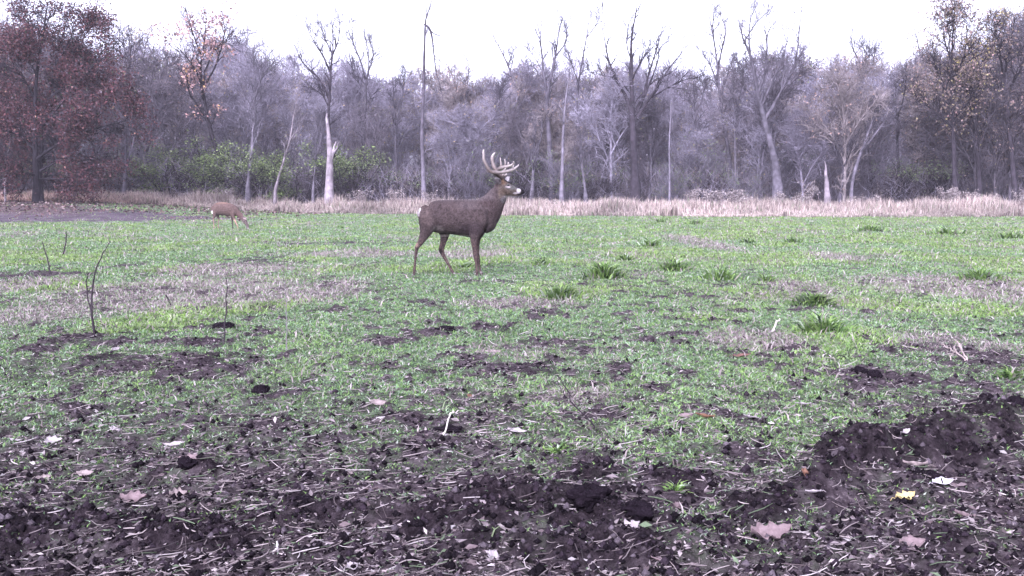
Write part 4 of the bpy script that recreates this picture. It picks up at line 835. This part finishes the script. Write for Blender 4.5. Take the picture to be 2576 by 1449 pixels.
def buck():
    D = Deer(600, 1345, 794)
    # torso (vertical sections)
    D.path([(232,715,62,60,0),(255,728,112,95,0),(295,738,140,122,0),(360,742,160,132,0),(430,742,165,132,0),(490,746,170,150,0),(560,750,174,158,0),(650,758,182,160,0),(740,765,190,150,0),(800,772,188,136,0),(850,788,158,114,0),(884,808,108,84,0)], 26)
    # neck: square sections along its axis
    D.path([(790,745,165,118,0),(845,712,165,110,0),(893,662,145,98,0),(945,590,112,84,0),(980,530,96,72,0),(1000,485,76,62,0)], 18)
    # head
    D.path([(985,462,56,50,0),(1020,458,70,60,0),(1060,466,76,62,0),(1100,476,68,54,0),(1135,486,50,40,0),(1165,493,38,31,0),(1195,496,31,28,0),(1218,496,27,26,0),(1230,498,20,20,0)], 22)
    D.path([(1060,525,16,26,0),(1110,530,15,22,0),(1160,526,13,18,0),(1200,522,11,14,0)], 10)      # lower jaw
    # ears
    for (pts, sg) in (([(1012,425,15,12,-50),(996,402,24,9,-72),(978,382,27,8,-92),(962,366,18,7,-108),(952,352,6,5,-118)], 1), ([(1040,410,15,12,48),(1058,390,24,9,66),(1074,370,26,8,84),(1088,352,16,7,98),(1096,342,6,5,104)], 1)):
        D.path(pts, 12)
    # brow ridge, pedicles
    D.path([(1040,405,26,20,-28),(1030,385,18,16,-30),(1022,365,14,14,-32)], 6); D.path([(1050,402,26,20,28),(1042,385,18,16,30),(1034,365,14,14,32)], 6)
    # hind near leg (thigh, hock, cannon)
    D.path([(300,755,108,62,-92),(287,830,88,54,-98),(268,890,62,40,-94),(240,950,42,28,-90),(208,1005,30,20,-90),(182,1040,24,16,-90),(172,1080,17,13,-90),(164,1150,13.5,12,-90),(156,1230,13,12,-90),(150,1285,15,13,-90),(150,1318,13,14,-90),(154,1336,15,15,-90)], 34)
    # hind far leg
    D.path([(370,770,95,62,92),(420,850,80,50,92),(442,910,56,40,84),(438,960,40,28,86),(424,1020,30,22,86),(408,1070,29,19,86),(415,1105,25,15,86),(434,1145,19,13,86),(462,1195,15,12,86),(490,1245,14,12,86),(515,1292,16,14,86),(535,1320,16,14,86),(552,1338,17,15,86)], 34)
    # fore legs
    D.path([(800,690,80,40,-104),(782,770,100,50,-106),(770,830,92,48,-104),(762,885,74,44,-96),(752,935,52,36,-88),(748,990,36,27,-88),(752,1050,28,22,-88),(758,1110,24,19,-88),(762,1150,23,19,-88),(766,1185,17,14,-88),(770,1240,13.5,12,-88),(773,1285,15,13,-88),(774,1312,14,14,-88),(782,1335,18,16,-88)], 32)
    D.path([(800,700,80,40,104),(800,800,92,48,106),(790,900,60,40,92),(772,960,38,28,86),(768,1030,28,22,86),(770,1100,23,19,86),(776,1150,22,18,86),(783,1190,16,14,86),(790,1240,13,12,86),(796,1280,14,12,86),(806,1308,14,13,86),(822,1330,17,15,86)], 32)
    # tail
    D.path([(262,650,26,24,0),(226,668,24,22,0),(209,700,18,18,0),(206,735,13,13,0),(210,760,7,8,0)], 10)
    def paint(u, v, y):
        n = fbm(u/26, v/26, 4, 5); n2 = fbm(u/9, v/9+y/9, 3, 6)
        c = np.array([0.042, 0.0305, 0.0305])*(0.15+1.05*n+0.75*n2)[:, None]
        def mixc(m, col): nonlocal c; m = np.clip(m, 0, 1)[:, None]; c = c*(1-m)+np.array(col)*m
        mixc(0.55*ss(600, 575, v)*ss(980, 900, u)*ss(200, 260, u), (0.085, 0.068, 0.072))       # grey back hair
        mixc(0.25*blob(u, v, 690, 630, 90, 34, .9), (0.13, 0.105, 0.11))
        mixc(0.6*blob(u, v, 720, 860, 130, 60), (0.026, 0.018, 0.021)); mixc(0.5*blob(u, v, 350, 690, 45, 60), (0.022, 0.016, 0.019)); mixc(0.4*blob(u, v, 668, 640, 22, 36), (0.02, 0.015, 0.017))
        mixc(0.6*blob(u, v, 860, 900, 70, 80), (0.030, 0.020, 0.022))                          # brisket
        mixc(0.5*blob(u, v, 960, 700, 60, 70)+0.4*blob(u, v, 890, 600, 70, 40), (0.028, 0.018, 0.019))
        mixc(0.8*blob(u, v, 540, 935, 160, 14)*(np.abs(y) < 100), (0.26, 0.22, 0.20))          # belly line
        mixc(0.35*blob(u, v, 390, 870, 50, 40), (0.2, 0.17, 0.16))
        mixc(0.3*blob(u, v, 280, 710, 80, 90, .9), (0.10, 0.072, 0.065))
        leg = ss(930, 1010, v)
        mixc(0.75*leg, (0.046, 0.031, 0.030)); mixc(0.5*leg*(n2 > 0.55), (0.12, 0.08, 0.07))
        mixc(0.9*blob(u, v, 400, 1095, 22, 32)+0.8*blob(u, v, 180, 1050, 10, 26), (0.012, 0.009, 0.010))   # tarsal glands
        mixc(0.7*blob(u, v, 178, 1020, 14, 24), (0.22, 0.15, 0.12))
        mixc(0.75*ss(1318, 1330, v), (0.02, 0.016, 0.018)); mixc(0.75*blob(u, v, 545, 1318, 20, 12)+0.7*blob(u, v, 812, 1306, 16, 9), (0.34, 0.3, 0.29))
        mixc(blob(u, v, 204, 672, 12, 20)+0.5*((u < 208) & (v > 690) & (v < 740)), (0.40, 0.36, 0.36))
        hd = ss(975, 1000, u)*ss(575, 545, v)
        mixc(0.65*hd, (0.095, 0.075, 0.062))
        mixc(0.55*blob(u, v, 1120, 450, 60, 26), (0.10, 0.105, 0.105)); mixc(0.7*blob(u, v, 1045, 500, 60, 32), (0.065, 0.045, 0.035))
        mixc(0.75*blob(u, v, 1030, 400, 34, 26), (0.14, 0.085, 0.055))
        # dark brow streak, eye ring, muzzle band, nose, chin, throat
        lin = np.abs((v-378)-(u-1050)*0.5)/13; mixc(np.clip(1.5-lin, 0, 1)*(u > 1045)*(u < 1135)*hd, (0.012, 0.010, 0.011))
        mixc(0.8*blob(u, v, 1084, 447, 26, 11)*(np.abs(y) > 20), (0.34, 0.29, 0.29))
        mixc(blob(u, v, 1190, 482, 19, 30)*(u > 1150), (0.36, 0.33, 0.345)); mixc(0.8*blob(u, v, 1160, 510, 26, 10), (0.34, 0.3, 0.3))
        mixc(ss(1206, 1214, u)*(v > 470), (0.012, 0.010, 0.012)); mixc(0.9*blob(u, v, 1195, 522, 26, 8), (0.012, 0.01, 0.012))
        mixc(0.8*blob(u, v, 1090, 545, 46, 10)*(v > 530), (0.30, 0.27, 0.27)); mixc(0.35*blob(u, v, 1040, 575, 30, 34), (0.17, 0.16, 0.17))
        ear = ((np.abs(y) > 66) & (v < 430)); mixc(0.85*ear, (0.13, 0.11, 0.12)); mixc(0.8*(ear & (u > 1040)), (0.42, 0.38, 0.39)); mixc(0.8*(ear & (u < 1040) & (v < 372)), (0.26, 0.23, 0.24))
        mixc(0.8*blob(u, v, 1006, 385, 12, 16)*(y < 0)*(np.abs(y) > 50), (0.04, 0.03, 0.035))
        return c
    x0, y0 = G(1160, 691); loc = (x0, y0, gz(x0, y0)-0.025)
    root = empty('buck', loc, 'standing brown whitetail buck with a tall pale rack, facing right', 'deer')
    return D, root, paint
def finish_buck():
    D, root, paint = buck()
    # geometry was laid out about cx = 600 in traced pixels; shift so that the root stands under the body
    D.cx = 600
    D.body(root, 0.0075, paint)
    # eyes
    for sg in (-1, 1):
        a = Acc(); V, Fc = sphere((D.X(1083), sg*0.066, D.Z(431)), 0.0155, 1.25, 0.6, 0.9); a.add(V, Fc, (0.008, 0.006, 0.006)); a.obj('eye', M_gloss, root, smooth=True)
    # antlers, traced from the detail view (4.83 px per photo px, 1.934 x the body view)
    def Q(u, v): return (280+600/560*0+ (u/4.83+280)*2.498-0, v/4.83*2.498)
    def T(p): # detail view -> body view px
        return ((1880-1600+p[0]/4.83)*2.498, (p[1]/4.83)*2.498)
    def ant(lines, sgn, tint):
        a = Acc()
        for pts in lines:
            q = []
            for (u, v, r, y) in pts:
                U, Vv = T((u, v)); q.append((U+rng.normal()*1.6, Vv+rng.normal()*1.6, r/1.934*1.28*(1+0.10*rng.normal()), sgn*y))
            B, r = D.tube(q, 16); V, Fc = tubes(B[None], r[None], 8)
            hh = np.clip((B[:, 2]-B[:, 2].min())/0.12, 0, 1); t = np.linspace(0, 1, 16)
            base = np.array([0.060, 0.040, 0.036]) if len(pts) > 7 else np.array([0.11, 0.082, 0.075])
            cc = base[None]*(1-t[:, None]**2)+np.array([0.40, 0.35, 0.335])[None]*t[:, None]**2
            a.add(V, Fc, np.repeat(cc*tint, 8, 0))
            e = B[-1]; d = B[-1]-B[-2]; d /= np.linalg.norm(d); V2, F2 = sphere(e, r[-1]*1.02, n=5); a.add(V2, F2, cc[-1]*tint)
        a.obj('antler', M_antler, root, smooth=True)
    # farther antler: upper beam
    ant([[(645,690,34,32),(610,650,28,50),(560,600,27,85),(505,545,28,130),(540,522,27,160),(620,492,26,175),(700,470,25,178),(770,452,23,170),(835,425,21,150),(858,395,15,128),(846,372,8,115)],
         [(505,545,24,130),(462,470,26,138),(438,390,27,140),(432,310,24,138),(448,245,20,134),(486,205,7,130)],
         [(590,500,20,170),(600,430,15,176),(596,360,12,178),(584,298,6,176)],
         [(682,474,15,176),(684,400,11,182),(676,320,5,184)],
         [(735,458,17,172),(745,415,13,175),(742,380,5,176)],
         [(640,680,22,40),(690,640,15,52),(712,612,5,56)]], 1, 1.0)
    # nearer antler: lower beam with the long back tine
    ant([[(625,700,34,-32),(575,660,28,-55),(500,622,26,-95),(435,590,28,-140),(500,592,27,-168),(600,598,26,-185),(680,592,25,-188),(760,568,23,-182),(840,540,22,-168),(900,505,19,-150),(935,468,11,-135),(943,445,6,-130)],
         [(435,592,26,-140),(380,540,25,-150),(325,450,24,-156),(290,350,23,-158),(278,260,22,-156),(284,200,17,-154),(286,165,8,-152)],
         [(640,598,18,-186),(668,560,14,-190),(700,520,6,-190)],
         [(842,540,17,-168),(838,505,12,-170),(842,470,5,-170)],
         [(620,690,22,-40),(650,640,16,-50),(668,600,5,-54)]], 1, 0.82)
    # hooves
    for (u, y) in ((156,-90),(556,86),(786,-88),(826,86)):
        a = Acc()
        for s in (-1, 1):
            V, Fc = sphere((D.X(u+6), (y+s*7)/794, 0.012), 0.016, 1.7, 0.62, 0.95, n=8); a.add(V, Fc, (0.02, 0.017, 0.018))
        a.obj('hoof', M_gloss, root, smooth=True)
    # place: traced px 600 of the body view is photo column 1600+600/2.498
    uu = (1600+600/2.498)*0.6289
    Yb = root.location.y; root.location.x = (uu-CU)/F*Yb/math.cos(PITCH)*1.0
    return root
finish_buck()

def doe():
    D = Deer(780, 1240, 1049)
    D.path([(322,575,70,50,0),(350,580,130,95,0),(420,588,168,125,0),(520,590,200,145,0),(640,585,205,152,0),(760,600,205,150,0),(880,630,200,135,0),(980,660,180,110,0),(1050,690,150,85,0),(1100,720,110,66,0)], 24)
    D.path([(1030,680,120,80,0),(1110,725,98,66,0),(1180,785,84,56,0),(1230,840,74,50,0),(1265,890,66,46,0)], 14)
    D.path([(1235,850,56,44,0),(1275,905,74,54,0),(1315,965,72,54,0),(1350,1030,58,46,0),(1385,1095,44,36,0),(1410,1150,36,31,0),(1425,1195,30,28,0),(1432,1225,24,24,0)], 18)
    D.path([(1290,885,16,14,-50),(1330,890,26,10,-80),(1375,910,26,9,-108),(1405,932,10,6,-124)], 10); D.path([(1270,870,16,14,50),(1300,860,26,10,80),(1330,868,24,9,104),(1352,880,9,6,116)], 10)
    D.path([(400,640,110,62,-60),(400,720,84,50,-78),(408,790,52,38,-84),(395,850,34,24,-86),(372,905,25,18,-86),(375,960,17,14,-86),(380,1050,15,13,-86),(385,1140,16,14,-86),(392,1195,16,15,-86),(402,1232,18,17,-86)], 26)
    D.path([(430,660,100,60,60),(445,750,72,46,78),(462,820,46,34,84),(486,880,30,24,86),(492,930,24,18,86),(478,980,17,14,86),(470,1060,15,13,86),(470,1150,16,14,86),(480,1225,18,16,86)], 26)
    D.path([(960,700,90,50,-76),(975,790,62,40,-84),(1000,860,42,30,-86),(1030,930,30,23,-86),(1062,1000,24,20,-86),(1090,1070,18,15,-86),(1115,1140,15,14,-86),(1135,1195,16,15,-86),(1152,1230,18,17,-86)], 26)
    D.path([(930,720,80,48,70),(922,810,50,36,82),(912,880,32,26,84),(908,960,24,20,84),(912,1030,19,16,84),(914,1100,15,14,84),(916,1180,16,15,84),(924,1225,18,17,84)], 26)
    D.path([(322,560,34,30,0),(318,620,34,26,0),(334,690,26,22,0),(350,735,10,9,0)], 10)
    def paint(u, v, y):
        n = fbm(u/34, v/34, 4, 5); n2 = fbm(u/12, v/12+y/12, 3, 6)
        c = np.array([0.092, 0.062, 0.056])*(0.65+0.45*n+0.3*n2)[:, None]
        def mixc(m, col): nonlocal c; m = np.clip(m, 0, 1)[:, None]; c = c*(1-m)+np.array(col)*m
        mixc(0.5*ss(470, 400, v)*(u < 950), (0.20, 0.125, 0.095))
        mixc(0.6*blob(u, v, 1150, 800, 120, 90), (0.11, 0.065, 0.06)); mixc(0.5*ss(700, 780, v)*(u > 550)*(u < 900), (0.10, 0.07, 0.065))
        mixc(0.8*blob(u, v, 345, 700, 30, 50)*(u < 375), (0.7, 0.62, 0.62)); mixc(0.7*ss(860, 940, v)*(u < 520), (0.32, 0.20, 0.17)); mixc(0.7*ss(860, 950, v)*(u > 960)*(u < 1180)*(y < 0), (0.42, 0.27, 0.20))
        mixc(0.8*((y > 40) & (v > 840) & (u > 860) & (u < 1000)), (0.05, 0.035, 0.04))
        hd = ss(1240, 1280, u); mixc(0.7*hd, (0.13, 0.10, 0.10)); mixc(0.7*(hd > .5)*(np.abs(y) > 66), (0.4, 0.3, 0.3))
        mixc(0.8*blob(u, v, 1415, 1195, 40, 18), (0.45, 0.4, 0.4)); mixc(ss(1212, 1222, v)*hd, (0.012, 0.01, 0.012))
        return c
    Yd = 29.2; u0 = (820+780/8.05)*0.6289; x0 = (u0-CU)/F*Yd/math.cos(PITCH)*1.0; v0 = (760+1240/8.05)*0.6289
    root = empty('doe', (x0, Yd, gz(x0, Yd)-0.02), 'smaller reddish doe grazing head down at left by the dry grass', 'deer')
    D.body(root, 0.010, paint)
    for sg in (-1, 1):
        a = Acc(); V, Fc = sphere((D.X(1318), sg*0.052, D.Z(985)), 0.014, 1, 0.6, 1); a.add(V, Fc, (0.008, 0.006, 0.006)); a.obj('eye', M_gloss, root, smooth=True)
    for (u, y) in ((404,-86),(484,86),(1156,-86),(928,84)):
        a = Acc(); V, Fc = sphere((D.X(u), y/1049, 0.014), 0.02, 1.4, 0.8, 0.9, n=8); a.add(V, Fc, (0.03, 0.025, 0.025)); a.obj('hoof', M_gloss, root, smooth=True)
doe()
# ---------------------------------------------------------------- haze
def haze():
    hv = np.array([(x, y, z) for x in (-310, 310) for y in (-310, 310) for z in (-1.2, 19.5)], float)
    hf = np.array([(0,1,3,2),(4,6,7,5),(0,4,5,1),(2,3,7,6),(0,2,6,4),(1,5,7,3)])
    m = bpy.data.materials.new('evening_haze'); m.use_nodes = True; t = m.node_tree; t.nodes.remove(t.nodes['Principled BSDF'])
    pv = t.nodes.new('ShaderNodeVolumePrincipled'); pv.inputs['Color'].default_value = (0.92, 0.88, 0.98, 1); pv.inputs['Density'].default_value = HAZE
    t.links.new(pv.outputs[0], t.nodes['Material Output'].inputs['Volume'])
    tag(mesh_obj('haze', hv, hf, m), 'thin pale evening haze over field and wood', 'haze', kind='stuff')
HAZE = 0.0006
haze()
print('objects', len(bpy.data.objects))
